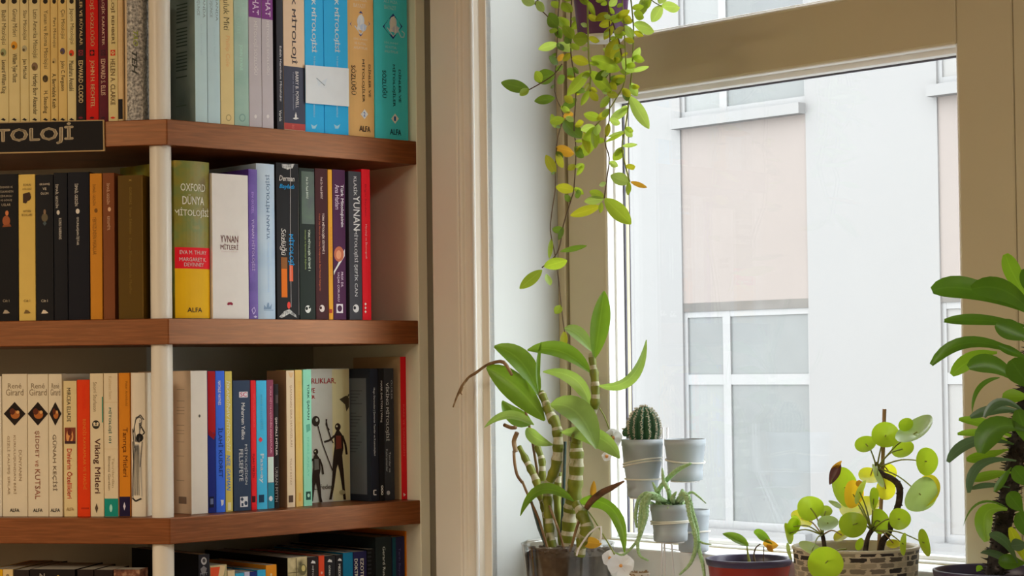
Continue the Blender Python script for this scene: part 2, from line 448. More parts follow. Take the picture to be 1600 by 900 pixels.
def decorate(mb, S, decos, front, full):
    """front(x): how far the face stands out at x; full: (x0, x1, h)"""
    off = .00025
    def P(x, z, o):
        x = min(max(x, full[0]), full[1]); z = min(max(z, .0003), full[2]-.0001) if full[2] < 1.5 else z
        return S.O+S.X*x+UP*z+S.N*(front(x)+o)
    for dd in decos:
        k = dd[0]; off += .00004
        if k == 'b':
            _, x0, x1, y0, y1, c = dd
            xm = (x0+x1)/2 if x0 is not None else None
            if x0 is None: a0, a1 = full[0], full[1]; px = dd_mid(S, full)
            else: px = xm; a0 = S.at(x0, (y0+y1)/2)[0]; a1 = S.at(x1, (y0+y1)/2)[0]
            a0 = max(a0, full[0]); a1 = min(a1, full[1])
            z0 = max(0.0003, S.at(px, y1)[1]); z1 = min(full[2]-.0002, S.at(px, y0)[1])
            n = 8
            mb.grid([[P(a0+(a1-a0)*i/n, z, off) for i in range(n+1)] for z in (z0, z1)], ink(c))
        elif k in 'duh':
            _, t, x0, x1, y0, y1, c = dd[:7]
            bold = dd[7] if len(dd) > 7 else 0; shear = dd[8] if len(dd) > 8 else 0
            vs, fs, gx0, gx1, gy0, gy1 = glyphs(t, bold, shear)
            xm, ym = (x0+x1)/2, (y0+y1)/2
            a0 = S.at(x0, ym)[0]; a1 = S.at(x1, ym)[0]; z0 = S.at(xm, y1)[1]; z1 = S.at(xm, y0)[1]
            i0 = len(mb.v); inside = []
            for gx, gy in vs:
                u = (gx-gx0)/max(1e-6, gx1-gx0); v = (gy-gy0)/max(1e-6, gy1-gy0)
                if k == 'h': x, z = a0+(a1-a0)*u, z0+(z1-z0)*v
                elif k == 'd': x, z = a0+(a1-a0)*v, z1-(z1-z0)*u
                else: x, z = a1-(a1-a0)*v, z0+(z1-z0)*u
                mb.v.append(P(x, z, off)); inside.append(full[0] <= x <= full[1] and (0 < z < full[2] or full[2] > 1.5))
            mi = mb.mi(ink(c))
            for f in fs:
                if all(inside[i] for i in f): mb.f.append(tuple(i0+i for i in f)); mb.m.append(mi)
        elif k in ('poly', 'ell', 'dia'):
            if k == 'poly': pts = dd[1]; c = dd[2]
            else:
                _, cx, cy, rx, ry, c = dd
                n = 4 if k == 'dia' else 20
                pts = [(cx+rx*math.cos(2*math.pi*i/n), cy+ry*math.sin(2*math.pi*i/n)) for i in range(n)]
            mb.poly([P(*S.at(*q), off) for q in pts], ink(c))
        elif k == 'line':
            _, pts, wpx, c = dd
            for (xa, ya), (xb, yb) in zip(pts, pts[1:]):
                L = math.hypot(xb-xa, yb-ya) or 1; nx, ny = -(yb-ya)/L*wpx/2, (xb-xa)/L*wpx/2
                mb.poly([P(*S.at(*q), off) for q in ((xa+nx, ya+ny), (xb+nx, yb+ny), (xb-nx, yb-ny), (xa-nx, ya-ny))], ink(c))
def dd_mid(S, full):
    # picture x of the middle of the face
    q = S.O-CAM
    M = M3.transposed() @ q
    return 800+F_PX*M.x/-M.z
ROWS = {  # shelf top, across, into, face set-back, depth, row of the picture at which x was read, group
 'A': (ZS[1], UL, IL, .008, .135, 120, 'books on the top shelf in view, before the column'),
 'B': (ZS[1], UR, IR, .010, .15, 120, 'books on the top shelf in view, between column and window'),
 'C': (ZS[2], UL, IL, .010, .14, 400, 'books on the second shelf, before the column'),
 'D': (ZS[2], UR, IR, .010, .15, 400, 'books on the second shelf, between column and window'),
 'E': (ZS[3], UL, IL, .020, .14, 690, 'books on the third shelf, before the column'),
 'F': (ZS[3], UR, IR, .034, .14, 690, 'books on the third shelf, between column and window'),
 'G': (ZS[4], UL, IL, .030, .14, 890, 'books on the bottom shelf in view, before the column'),
 'H': (ZS[4], UR, IR, .034, .15, 880, 'books on the bottom shelf in view, between column and window'),
}
def book(row, x0, x1, ytop, col, label, deco=(), hard=0, d=None, sb=None, cov=None, side=(), zlift=.0005, right=(), yref=None):
    z0, U, I, setb, dep, yr, grp = ROWS[row]
    sb = setb if sb is None else sb; d = d or dep; yr = yref or yr
    base = CO+I*sb+UP*(z0+zlift)
    S = Surf(base, U, -I)
    s0 = S.at(x0, yr)[0]; s1 = S.at(x1, yr)[0]
    if U is UR: s0 = max(s0, .0218); s1 = min(s1, .4700)
    else: s1 = min(s1, -.0338); d = min(d, .022-.72*s1-sb)
    w = (s1-s0)-.0005; sm = (s0+s1)/2
    h = S.at((x0+x1)/2, ytop)[1]
    S = Surf(base+U*sm, U, -I)
    t = thing('book', label, 'book', S.O.copy(), grp)
    ORG[t.name] = S.O.copy()
    bul = .0045*hard if hard else .0004
    def front(x): return -bul*(abs(2*x/w)**2.2)
    tc = .0022 if hard else .0007
    n = 10
    e = w/2
    xs = [-e+w*i/n for i in range(n+1)]
    outer = [(-e, d)]+[(x, -front(x)) for x in xs]+[(e, d)]
    inner = [(e-tc, d)]+[(x*(1-2*tc/w), -front(x)+tc) for x in reversed(xs)]+[(-e+tc, d)]
    mb = MB(); mc = ink(col); cm = ink(cov) if cov is not None else mc
    def V(x, y, z): return S.O+U*x+I*y+UP*z
    L = len(outer)
    mb.grid([[V(x, y, z) for x, y in outer[1:-1]] for z in (0, h)], mc)
    mb.poly([V(*outer[0], 0), V(*outer[1], 0), V(*outer[1], h), V(*outer[0], h)], cm)
    mb.poly([V(*outer[-2], 0), V(*outer[-1], 0), V(*outer[-1], h), V(*outer[-2], h)], cm)
    mb.grid([[V(x, y, z) for x, y in inner] for z in (0, h)], cm)
    for z in (0, h):
        for i in range(L-1):
            a, b = outer[i], outer[i+1]; c_, d_ = inner[L-1-i-1], inner[L-1-i]
            mb.poly([V(*a, z), V(*b, z), V(*c_, z), V(*d_, z)], mc if 0 < i < L-2 else cm)
    for sx in (-1, 1): mb.poly([V(sx*e, d, 0), V(sx*(e-tc), d, 0), V(sx*(e-tc), d, h), V(sx*e, d, h)], cm)
    decorate(mb, S, deco, front, (-e, e, h))
    if side:
        S2 = Surf(V(-e, 0, 0), I, -U); decorate(mb, S2, side, lambda x: 0, (.001, d, h))
    if right:
        S2 = Surf(V(e, 0, 0), I, U); decorate(mb, S2, right, lambda x: 0, (.001, d, h))
    obj('cover', mb, t)
    ins = .003 if hard else .0004
    mb = MB()
    q = [(-e+tc, tc+bul), (e-tc, tc+bul), (e-tc, d-ins-.0004), (-e+tc, d-ins-.0004)]
    mb.prism([V(x, y, ins) for x, y in q], (0, 0, h-2*ins), pages)
    obj('page_block', mb, t)
    return t
BLK = (34, 32, 36); GRY = (120, 115, 105); DK = (62, 52, 38); WHT = (225, 220, 208); CRM = 'aged_cream'
# top shelf, before the column: nine slim volumes of one set, then five others
def mit(x0, x1, t1, y1, t2, y2, col, emb, ey, lab, tc=(88, 74, 46)):
    xm = (x0+x1)/2; hw = (x1-x0)*.27
    book('A', x0, x1, -22, col, lab, [
        ('d', t1, xm-hw, xm+hw, 16 if y1[0] is None else y1[0], y1[1], tc), ('d', t2, xm-hw, xm+hw, y2[0], y2[1], (70, 58, 38), .012),
        ('ell', xm, 2, hw*.9, 4, (40, 34, 26)), ('ell', xm, ey, hw*1.05, hw*1.4, emb), ('ell', xm-1, ey+2, hw*.5, hw*.6, tc),
        ('poly', [(xm-4, 187), (xm, 184.5), (xm+4, 187), (xm+2, 189)], BLK)])
mit(-3, 13.2, 'Babil Mitolojisi', (16, 70), 'Leonard William King', (94, 146), CRM, (130, 135, 100), 82, 'cream paperback lettered Babil Mitolojisi, standing at the edge of the picture')
mit(13.6, 30.9, 'Güney Mitleri', (14, 57), 'William Tyler Olcott', (84, 129), 'aged_cream', (205, 150, 50), 71, 'cream paperback lettered Güney Mitleri with an orange emblem')
mit(31.5, 45, 'Slav Mitolojisi', (16, 62), 'Jan Máchal', (92, 123), 'aged_cream', (150, 145, 120), 76, 'cream paperback lettered Slav Mitolojisi with a grey oval emblem')
mit(45.6, 62.8, 'Latin Amerika Mitolojisi', (15, 91), 'Hartley Burr Alexander', (116, 179), 'aged_cream', (115, 95, 75), 104, 'cream paperback lettered Latin Amerika Mitolojisi with a brown diamond emblem')
mit(63.4, 78.4, 'Yunan ve Roma Mitolojisi', (16, 107), 'H. Steuding', (142, 177), 'aged_amber', (70, 58, 40), 123, 'amber paperback lettered Yunan ve Roma Mitolojisi with a trident emblem')
mit(79, 90.4, 'Pers Mitolojisi', (28, 74), 'A. Berriedale Keith', (115, 169), 'aged_amber', (165, 145, 100), 95, 'narrow amber paperback lettered Pers Mitolojisi')
mit(91, 104.4, 'Çin Mitolojisi', (15, 61), 'John C. Ferguson', (95, 142), 'aged_amber', (80, 70, 90), 80, 'amber paperback lettered Çin Mitolojisi with a dark bird emblem')
mit(105, 118.6, 'Japon Mitolojisi', (13, 69), 'Masaharu Anesaki', (95, 142), 'aged_cream', (200, 75, 45), 83, 'cream paperback lettered Japon Mitolojisi with a red emblem')
def esc(x0, x1, t1, yt, t2, yb, col, tc, emb, lab):
    xm = (x0+x1)/2; hw = min(4.0, (x1-x0)*.24)
    book('A', x0, x1, -18, col, lab, [('d', t1, xm-hw, xm+hw, *yt, tc, .012), ('d', t2, xm-hw, xm+hw, *yb, tc, .012), ('b', xm-3.6, xm+3.6, 78, 87, emb), ('dia', xm, 82.5, 3, 3.6, col), ('ell', xm, 184, 3.5, 1.6, emb)])
esc(119.2, 133.6, 'DÜŞLER VE RÜYALAR', (-22, 71), 'EDWARD CLODD', (94.5, 161), (34, 28, 26), (196, 178, 138), (110, 40, 50), 'black paperback lettered Rüyalar beside the bright red one')
esc(134.2, 153.6, 'MİTOLOJİ SÖZLÜĞÜ', (-38, 72), 'JOHN H. BECHTEL', (94, 168), (172, 26, 18), (226, 196, 150), (60, 24, 20), 'bright red paperback lettered Mitoloji Sözlüğü on the top shelf')
esc(154.2, 168.4, 'MİTOLOJİK KARAKTER', (-25, 71), 'EDWARD S. ELLIS', (92, 149), (84, 30, 42), (205, 178, 158), (60, 30, 40), 'maroon paperback lettered Mitolojik Karakter')
esc(168.8, 184, 'MİTOLOJİ REHBERİ', (-32, 69), 'HELEN A. CLARKE', (92, 164), 'aged_cream', (92, 72, 44), (178, 60, 40), 'cream paperback lettered Rehberi with a small red square')
book('A', 184.4, 191.6, -8, (214, 190, 148), 'slim cream book with a black patch at the foot of its spine', [('b', 185, 191.6, 155, 186, BLK), ('d', 'KADIM DÜNYA MİTOLOJİSİ', 187, 190.6, 4, 119, (180, 158, 122))])
book('A', 192.4, 221, -6, 'marble_grey', 'thick grey speckled book standing against the column', [('b', 192.6, 197.5, -4, 187, (196, 182, 158)), ('d', 'TAO', 208, 215, 48, 72, (130, 140, 70), .03, .3), ('d', 'TEH', 206, 214, 80, 116, (70, 72, 68), .03, .3)], hard=1.4)
# top shelf, after the column
tl = (112, 128, 132)
book('B', 305, 324.2, -30, (176, 198, 202), 'pale blue book whose dark green back cover shows beside the column', [('d', 'İNANDA', 317, 322, -14, 28, tl), ('d', 'DÜŞÜNCE', 307, 312.6, -8, 24, tl), ('d', 'Çev. Derya Tezgül', 313, 316, 38, 86, (150, 170, 176))], cov='green_haze',
     side=[('b', 276, 293, 6+i*5.4, 8+i*5.4, (60, 74, 68)) for i in range(22) if i % 7 != 6]+[('b', 276, 292, 165, 166, (70, 84, 76))])
book('B', 324.7, 344.2, -30, (178, 200, 206), 'pale blue book lettered Düşünce, second of the matching pair', [('d', 'İNANDA', 337, 342, -10, 33, tl), ('d', 'DÜŞÜNCE', 327, 332.6, -6, 27, tl), ('d', 'Çev. Derya Tezgül', 333, 336, 42, 88, (150, 170, 176))])
book('B', 344.9, 365.8, -16, (232, 212, 158), 'pale yellow book lettered Miti in dark serif letters', [('d', 'Yunan uluk Miti', 349, 358, -40, 47, (96, 86, 58)), ('d', 'Phillip Cole', 351, 359, 56, 104, (206, 168, 120)), ('ell', 357, 184, 4.2, 5.2, (150, 134, 96)), ('ell', 357, 184, 3, 3.8, (232, 212, 158))])
book('B', 366.3, 388.8, -24, 'mint_print', 'pale green book lettered Mitolojisi between yellow and grey ones', [('d', 'KELTLERİN', 377, 384, -30, 32, (138, 164, 152)), ('d', 'MİTOLOJİSİ', 369, 376, -6, 53, (138, 164, 152)), ('d', 'JOHN EVANS', 373, 379, 70, 110, (150, 180, 166)), ('ell', 378.5, 184, 5, 6.2, (110, 136, 128)), ('ell', 378.5, 184, 3.6, 4.6, 'mint_print')])
for i, (x0, x1) in enumerate(((389.3, 409), (409.5, 427.2))):
    book('B', x0, x1, -22, (160, 154, 158), ('grey book with a purple band at the head, beside the pale green one', 'grey book with a purple band at the head, beside the black one')[i],
         [('b', None, None, -20, 27.5+i*3, (112, 58, 118)), ('d', 'ERHAT', x0+5, x1-5, -18, 23+i*3, (214, 196, 214), .02), ('d', 'MİTOLOJİ SÖZLÜĞÜ', x0+6, x1-6, 33, 117, (222, 218, 216)), ('ell', (x0+x1)/2, 182, 2, 3, (190, 186, 186))])
book('B', 432.4, 443, -20, (52, 52, 58), 'narrow black book beside the wide cream and slate one', [('d', 'Edith Hamilton Mitolojisi', 436, 440, 72, 158, (176, 176, 178)), ('d', 'Varlık', 436, 440, 172, 190, (190, 190, 190))], cov=(26, 24, 26))
book('B', 443.4, 476.6, -22, (226, 200, 172), 'wide cream book with a dark slate lower half lettered Klasik Mitoloji', [('b', None, None, 104.5, 193, (64, 66, 80)), ('b', None, None, 193, 203, (150, 66, 62)), ('d', 'KLASİK MİTOLOJİ', 454, 464, -54, 100, (66, 64, 74), .012), ('d', 'BARRY B. POWELL', 461.5, 466.5, 112, 169, (226, 222, 220), .015),
     ('d', 'Yunan ve Roma Söylenceleri', 456.5, 459.5, 112, 172, (130, 132, 146)), ('dia', 462, 181, 1.8, 6, (230, 228, 226)), ('dia', 462, 185, 5, 2.2, (230, 228, 226)), ('d', 'Kültür Dizisi', 456, 460, 195, 201, (200, 120, 110))])
for i, (x0, x1) in enumerate(((477, 506.2), (506.8, 544.2))):
    c = (x0+x1)/2 - 1+i*2
    book('B', x0, x1, -14, (52, 164, 212), ('sky blue book with a white card across it, next to the slate one', 'sky blue book with a white card across it, next to the orange one')[i],
         [('d', 'TÜRK MİTOLOJİSİ', c-5.5, c+4.5, -25, 82, (232, 240, 244), .03), ('d', 'Prof. Dr. Bahaeddin Ögel', c-1.5, c+2.5, 88, 108, (190, 222, 236)), ('d', 'ANADOLU', c-1, c+1.4, 163, 183, (200, 226, 238)), ('poly', [(c-5, 194), (c, 197), (c+5, 194), (c+2, 201), (c-3, 201)], (170, 214, 232))])
for x0, x1, col, n, lab in ((545.2, 586.8, (240, 196, 132), '2', 'thick orange dictionary with a blue diamond emblem and number 2'), (587.4, 639.5, (66, 170, 182), '1', 'thick teal dictionary with a blue diamond emblem and number 1')):
    o = 0 if n == '2' else 1; dx = (x0-545.2) if o else 0; w = (x1-x0)
    tcx = (58, 50, 46) if not o else (34, 60, 76)
    cx = x0+w*.43+(1 if o else 0)
    fx = 563.5 if not o else 614
    ys = [0, 3][o]
    pale = (248, 232, 206) if not o else (168, 214, 222)
    book('B', x0, x1, -10, col, lab, [
        ('h', 'ALİ RIZA', cx-11, cx+10, -4+ys, 2+ys, pale), ('h', 'BAYAZIT', cx-10, cx+8, 6+ys, 12+ys, pale),
        ('dia', fx, 37+ys*1.4, 15.5, 20, (38, 62, 118)),
        ('ell', fx, 33+ys, 5.6, 10, (206, 212, 222)), ('ell', fx+4, 43+ys, 5, 6, (176, 186, 204)), ('poly', [(fx-6, 46+ys), (fx-3, 24+ys), (fx+2, 22+ys), (fx+5, 48+ys)], (228, 230, 232)), ('line', [(fx-9, 40+ys), (fx, 54+ys), (fx+10, 40+ys)], 1.2, (210, 216, 226)),
        *([('line', [(fx+8, 48), (fx+13, 58), (fx+18, 58), (fx+19, 52), (fx+14, 48)], 1.6, (190, 220, 228))] if o else []),
        ('h', 'DİNİ, EFSANEVİ', cx-10, cx+11, 59+ys*2, 63+ys*2, pale), ('h', 'VE KUTSAL', cx-9, cx+9, 66+ys*2, 70+ys*2, pale), ('h', 'ANLATIMLAR', cx-10, cx+11, 73+ys*2, 77+ys*2, pale),
        ('d', 'DİNLER VE', cx+13 if not o else cx+12, cx+18 if not o else cx+17, 101+o*8, 152+o*8, tcx, .008), ('d', 'MİTOLOJİLER', cx+1.5, cx+7.5, 93+o*8, 160+o*7, tcx, .008), ('d', 'SÖZLÜĞÜ', cx-13, cx-5.5, 102+o*8, 148+o*5, tcx, .008),
        ('dia', cx+6, 178.5+o*7, 6, 8, (244, 244, 240)), ('h', n, cx+4.4, cx+7.4, 175+o*7, 182+o*7, (40, 90, 150), .02), ('h', 'ALFA', cx-2, cx+16, 197+o*5, 206+o*5, tcx, .02)], hard=.9)
# white card slipped round the two blue books
S = Surf(CO+IR*.0075+UP*ZS[1], UR, -IR)
crd = MB()
q = [S.at(*p) for p in ((477, 101.5), (544.6, 107), (545, 166.5), (477.5, 161))]
crd.prism([S.O+S.X*x+UP*z for x, z in q], S.N*.0006, ink((232, 236, 240)))
def cd_dec(d): decorate(crd, S, d, lambda x: .0006, (-2, 2, 2))
cd_dec([('poly', [(493, 121), (501, 128), (511, 122), (508, 133), (502, 131), (497, 134)], (170, 176, 182)), ('line', [(494, 122), (507, 134)], 1.2, (120, 126, 130)), ('h', 'KABALCI', 493, 510, 133, 136, (186, 190, 196))])
tag(obj('paper_card', crd), 'white paper card with a small grey bird mark across two blue books', 'card')

# second shelf, before the column
def ser(x0, x1, yt, col, tc, lines, fig, lab):
    xm = (x0+x1)/2
    de = []
    for i, (t, hw, y) in enumerate(lines): de.append(('h', t, xm-hw, xm+hw, y, y+4, tc))
    de += fig
    de += [('h', 'Cilt I', xm-5, xm+5, 468, 472, tc), ('poly', [(xm-5, 490), (xm-2, 484), (xm+2, 485), (xm+6, 489), (xm+2, 490)], tc)]
    book('C', x0, x1, yt, col, lab, de)
ser(-9, 28.4, 272, (24, 22, 24), (150, 140, 124), [('İSKENDER VE', 10, 290), ('ZÜLKARNEYN', 11, 297), ('SİMURGU', 9, 304), ('VE GÖRÜŞ', 9, 311), ('USLAR', 7, 318)], [('ell', 10, 345, 6, 8, (140, 82, 50)), ('ell', 11, 333, 2.6, 4, (176, 112, 72)), ('poly', [(5, 352), (16, 350), (18, 354), (4, 355)], (120, 70, 40))], 'black book with a small orange seated figure on its spine')
ser(29.2, 55.2, 272.5, (224, 196, 112), (108, 88, 52), [('RUHUN', 6, 287), ('GÖLGESİ', 7, 293), ('HAYVAN', 6, 328), ('RUHLARI', 8, 334)], [('ell', 43, 308, 5.5, 6, (64, 46, 34)), ('poly', [(36, 303), (46, 300), (48, 304), (41, 318), (36, 317)], (64, 46, 34))], 'pale yellow book between two black ones on the second shelf')
ser(56, 83.4, 273, (28, 27, 30), (186, 176, 160), [('GILGAMIŞ', 8, 286), ('VE', 3, 293), ('ÖLÜM', 6, 300)], [('ell', 70, 340, 5, 6.5, (92, 84, 66)), ('ell', 70, 331, 2, 4, (120, 100, 80)), ('dia', 70, 349, 3, 4, (70, 80, 84))], 'black book with a small dim flower emblem beside the pale yellow one')
book('C', 84.3, 105.4, 270, (25, 25, 31), 'black book lettered in white, narrower of the neighbouring pair', [('d', 'İSMAİL GEZGİN', 87, 92, 288, 325, (176, 172, 164)), ('ell', 91, 332, 2.4, 3.6, (176, 172, 164)), ('d', 'KONU NARRANS', 92, 96.4, 341, 374, (176, 172, 164))])
book('C', 106.4, 139.6, 268.8, (23, 23, 32), 'wide black book lettered in white, beside the ochre one', [('d', 'İSMAİL GEZGİN', 117, 123, 287, 322, (196, 192, 184)), ('ell', 121.5, 330, 3, 4, (196, 192, 184)), ('d', 'OYUNLAŞAN İŞTAR', 119, 124.6, 339, 383, (196, 192, 184))])
book('C', 140.8, 159.6, 271, (170, 118, 38), 'ochre book on the dark second shelf', [('d', 'İSMAİL GEZGİN', 145, 150.4, 288, 321, (112, 76, 26)), ('ell', 150, 329, 2.5, 3.5, (112, 76, 26)), ('d', 'YERYÜZÜNDEN MASALLAR', 145, 152, 339, 398, (112, 76, 26))])
book('C', 161.2, 179.2, 270.2, (110, 66, 38), 'brown book between the ochre one and the olive one', [('d', 'İSMAİL GEZGİN', 167, 172, 286, 319, (190, 158, 128)), ('ell', 171, 327, 2.4, 3.5, (190, 158, 128)), ('d', 'EZGLMİTL', 168, 173, 338, 360, (190, 158, 128))])
book('C', 184.6, 224, 273.8, (84, 64, 16), 'thick olive brown book standing alone near the column', [('h', 'X', 201, 206, 280, 283, (150, 128, 60)), ('d', 'GORGIAS  Yunan Edebiyatı', 201, 206, 292, 365, (118, 98, 40)), ('d', 'Dünya Mitolojilerinde Motifler', 201, 206, 372, 460, (110, 90, 36)), ('b', 222.4, 223.2, 277, 495, (110, 88, 40))])
# second shelf, after the column
book('D', 271.8, 331.4, 251.8, 'olive_map', 'thick yellow and olive book with a red band, against the column', [
    ('b', None, None, 386.8, 420, (198, 30, 44)), ('b', None, None, 420, 497, (226, 180, 28)),
    ('h', 'OXFORD', 283.5, 321.5, 287, 299, (236, 232, 214), .012), ('h', 'DÜNYA', 286, 319.5, 304, 320, (236, 232, 214), .012), ('h', 'MİTOLOJİSİ', 275.5, 328.5, 324.5, 340.5, (236, 232, 214), .012),
    ('h', 'EVA M. THURY', 282.5, 324, 391.5, 397.5, (240, 220, 216), .008), ('h', 'MARGARET K.', 282, 323.5, 402.5, 408.5, (240, 220, 216), .008), ('h', 'DEVINNEY', 288.5, 319, 410.5, 416.5, (240, 220, 216), .008), ('h', 'ALFA', 293, 316, 480.5, 488, (62, 48, 26), .02)], hard=1.3)
E8 = [(359+13.5*math.cos(i*math.pi/8)*(1.12 if i % 2 else .95), 379+22*math.sin(i*math.pi/8)*(1.08 if i % 2 else .95)) for i in range(17)]
book('D', 332, 388.6, 272.4, (218, 214, 210), 'thick white book lettered Yunan Mitleri in a thin ornate frame', [('line', E8, .8, (196, 190, 190)), ('h', 'YVNAN', 344.5, 372, 368, 379, (112, 62, 66), .004), ('h', 'MİTLERİ', 344.5, 372, 380, 390, (112, 62, 66), .004), ('h', 'DESENLİ ANLATI', 346, 371, 391.5, 394, (176, 160, 158)), ('poly', [(354.5, 476), (356, 472.5), (361, 472), (364, 474.5), (363, 477), (359, 476), (357, 477)], (120, 30, 52))])
book('D', 389.4, 403, 264.6, 'violet_print', 'narrow violet book beside the thick white one', [('d', 'YUNAN MİTOLOJİSİ', 392.5, 398.5, 342, 423, (206, 186, 226), .01), ('d', 'EN GÜZEL', 393, 397, 300, 334, (170, 140, 204)), ('line', [(393.5, 484), (397, 480), (399, 486), (396, 491), (393.5, 484)], 1, (200, 180, 222)), ('dia', 399, 495, 3, 2, (200, 190, 220))])
book('D', 402.6, 431.4, 256, 'pale_blue_print', 'light blue book with its title running upwards', [('u', 'YUNAN MİTOLOJİSİ', 414.5, 422.5, 273, 374, (72, 92, 120), .006), ('u', 'Efsaneler Üzerine Bir İnceleme', 416.5, 420.5, 379, 456, (150, 172, 196)), ('poly', [(412, 483), (413, 476), (416, 481), (418, 473), (420, 473), (421, 480), (425, 474), (424, 483)], (108, 128, 152)), ('b', 412, 428, 484, 485.2, (108, 128, 152))], hard=.6)
book('D', 432.6, 467.4, 255, (30, 28, 29), 'wide black book with orange stripes and cyan lettering', [
    ('poly', [(440, 256), (452, 257), (460, 256), (457, 263), (449, 265), (441, 262)], 'marble_grey'), ('h', 'Derman', 436, 460, 274.5, 283, (228, 224, 218), .02, .25), ('h', 'Bayladı', 436.5, 460, 288, 296.5, (38, 146, 196), .02, .25),
    ('d', 'Sözlüğü', 437, 447.5, 357, 399, (232, 228, 222), .012, .2), ('d', 'MİTOLOJİ', 449.5, 460.5, 366, 415, (30, 150, 206), .02), ('b', 439.5, 448.5, 402, 464.5, (240, 132, 28)), ('b', 452, 457.6, 414.5, 439.5, (232, 110, 66)), ('b', 439.5, 448.5, 402, 420, (120, 78, 36)),
    ('line', [(453.5, 262), (453.2, 350), (454.6, 480)], .7, (150, 146, 144)), ('line', [(466.2, 262), (467, 492)], 1, (110, 106, 104)), ('ell', 451, 477, 2.6, 5.5, (196, 70, 60)), ('poly', [(436, 495), (444, 486), (452, 483), (462, 492), (464, 497), (452, 490), (440, 497)], 'marble_grey')])  # long grey lines paint the glint of the plastic wrap
gr = (206, 214, 200)
book('D', 468.4, 492.6, 263, (32, 40, 34), 'dark green book lettered Sistemi 1', [('b', 471, 491, 268, 350, 'forest_print'), ('d', 'Prof. Dr. Fuzuli BAYAT', 478, 481.4, 277, 311, gr, .02), ('d', 'TÜRK MİTOLOJİK SİSTEMİ 1', 480.5, 485.5, 358.5, 423, gr, .03), ('d', 'Ontolojik ve Epistemolojik Bağlamda', 475.5, 478.6, 359, 421, (134, 150, 90)), ('ell', 481, 483, 4.4, 6, (200, 202, 198)), ('ell', 479, 482, 2, 2.6, (30, 36, 32)), ('ell', 483.5, 480.5, 1.4, 1.8, (30, 36, 32))])
book('D', 493.4, 513, 263.6, (62, 28, 30), 'maroon book lettered Sistemi 2 beside a thin yellow one', [('d', 'Prof. Dr. Fuzuli BAYAT', 500.5, 504, 277, 311, (214, 196, 190), .02), ('d', 'TÜRK MİTOLOJİK SİSTEMİ 2', 502.5, 507.5, 333, 397, (222, 204, 196), .03), ('d', 'Kutsal Dişi Mitolojik Ana Umay Paradigmasında İlkel Mitolojik Kategoriler', 498, 501.4, 334, 455, (170, 96, 60)), ('ell', 503, 482, 4, 5.6, (206, 196, 192)), ('ell', 501, 481, 1.8, 2.4, (60, 26, 28))])
book('D', 513.4, 520.2, 265, (232, 174, 62), 'thin yellow book squeezed between maroon and purple ones', [('d', 'Prof. Dr. Fuzuli Bayat', 515, 518.4, 355, 395, (176, 116, 40)), ('d', 'Mitolojiye Giriş', 515, 518.4, 402, 431, (176, 116, 40)), ('b', 514.6, 519, 483, 489, (150, 60, 40))])
book('D', 520.8, 540.4, 265.4, (70, 34, 66), 'purple book with a rusty disc, lettered Ana Hatları', [('d', 'Türk Mitolojisinin', 531, 537, 288.5, 355, (232, 226, 232), .025), ('d', 'Ana Hatları', 523.5, 530, 288.5, 327, (206, 186, 204)), ('poly', [(521.5, 424), (527, 414), (538.6, 389), (538.6, 400), (524, 424), (521.8, 430)], (196, 196, 196)), ('ell', 529.5, 397, 7.6, 12, (160, 96, 72)), ('ell', 529, 398, 4, 7, (196, 140, 108)), ('d', 'PROF. DR.', 532.5, 536, 425, 449, (206, 186, 204)), ('d', 'YAŞAR ÇORUHLU', 526.5, 530.5, 425, 471, (206, 186, 204)), ('b', 525.5, 535.5, 475, 489, (206, 200, 206)), ('ell', 530.5, 482, 3.6, 5, (66, 34, 62))])
book('D', 545.8, 565.4, 268, (62, 62, 68), 'dark grey book lettered Klasik Yunan Mitolojisi', [('d', 'KLASİK', 552.5, 558.5, 276, 306, (220, 220, 222)), ('d', 'YUNAN', 552, 562, 306, 360, (232, 232, 232), .01), ('d', 'MİTOLOJİSİ', 552.5, 559.5, 360, 410, (220, 220, 222)), ('d', 'ŞEFİK CAN', 553, 560, 413, 463, (186, 188, 192)), ('ell', 556, 482, 4.6, 6.4, (206, 206, 208)), ('ell', 554, 481, 2, 2.6, (50, 50, 56))])
book('D', 566, 579.6, 264.6, (190, 26, 40), 'bright red book at the end of the second shelf row', [('d', 'Bilgin Saydam', 569, 572.6, 288, 338, (150, 20, 32)), ('d', 'Mitoloji ve İkonografi', 570.4, 574, 350.5, 404, (240, 208, 208)), *[('dia', 571, y, 1.6, 2.2, (250, 244, 240)) for y in (475, 481, 487)]])

# third shelf, before the column
book('E', -12, 2.4, 588, (206, 200, 186), 'white book cut by the edge of the picture, third shelf')
def gir(x0, x1, yt, lines, cen, lab, sm=0, dk=(34, 24, 20)):
    xm = (x0+x1)/2
    w = x1-x0; dx = 17 if w > 26 else 9.5
    de = [('h', 'René', xm-dx*.62, xm+dx*.62, 599, 607, (120, 106, 84)), ('h', 'Girard', xm-dx*.8, xm+dx*.8, 608, 618, (120, 106, 84)),
          ('dia', xm, 646.5, dx, 18.5, dk), ('ell', xm+1, 648, dx*.42, 6.5, (150, 92, 46)), ('ell', xm-dx*.2, 643, dx*.25, 5, (86, 44, 26)), ('ell', xm+dx*.3, 644, dx*.15, 2.6, (206, 160, 104)),
          ('h', 'ALFA', xm-7.4, xm+7.4, 794.5, 800, (54, 48, 42), .02)]+lines
    book('E', x0, x1, yt, (214, 204, 182), lab, de)
gt = (150, 104, 84)
gir(3.4, 42.4, 584.4, [('d', 'DÜNYANIN', 29.5, 35, 703, 751, (134, 116, 92)), ('d', 'KURULUŞUNDAN BERİ', 20.5, 26, 680, 772, (134, 116, 92)), ('d', 'GİZLİ KALMIŞ SIRLAR', 11, 16.5, 681, 773, (134, 116, 92))], 0, 'wide white book with a black diamond and three lines of lettering')
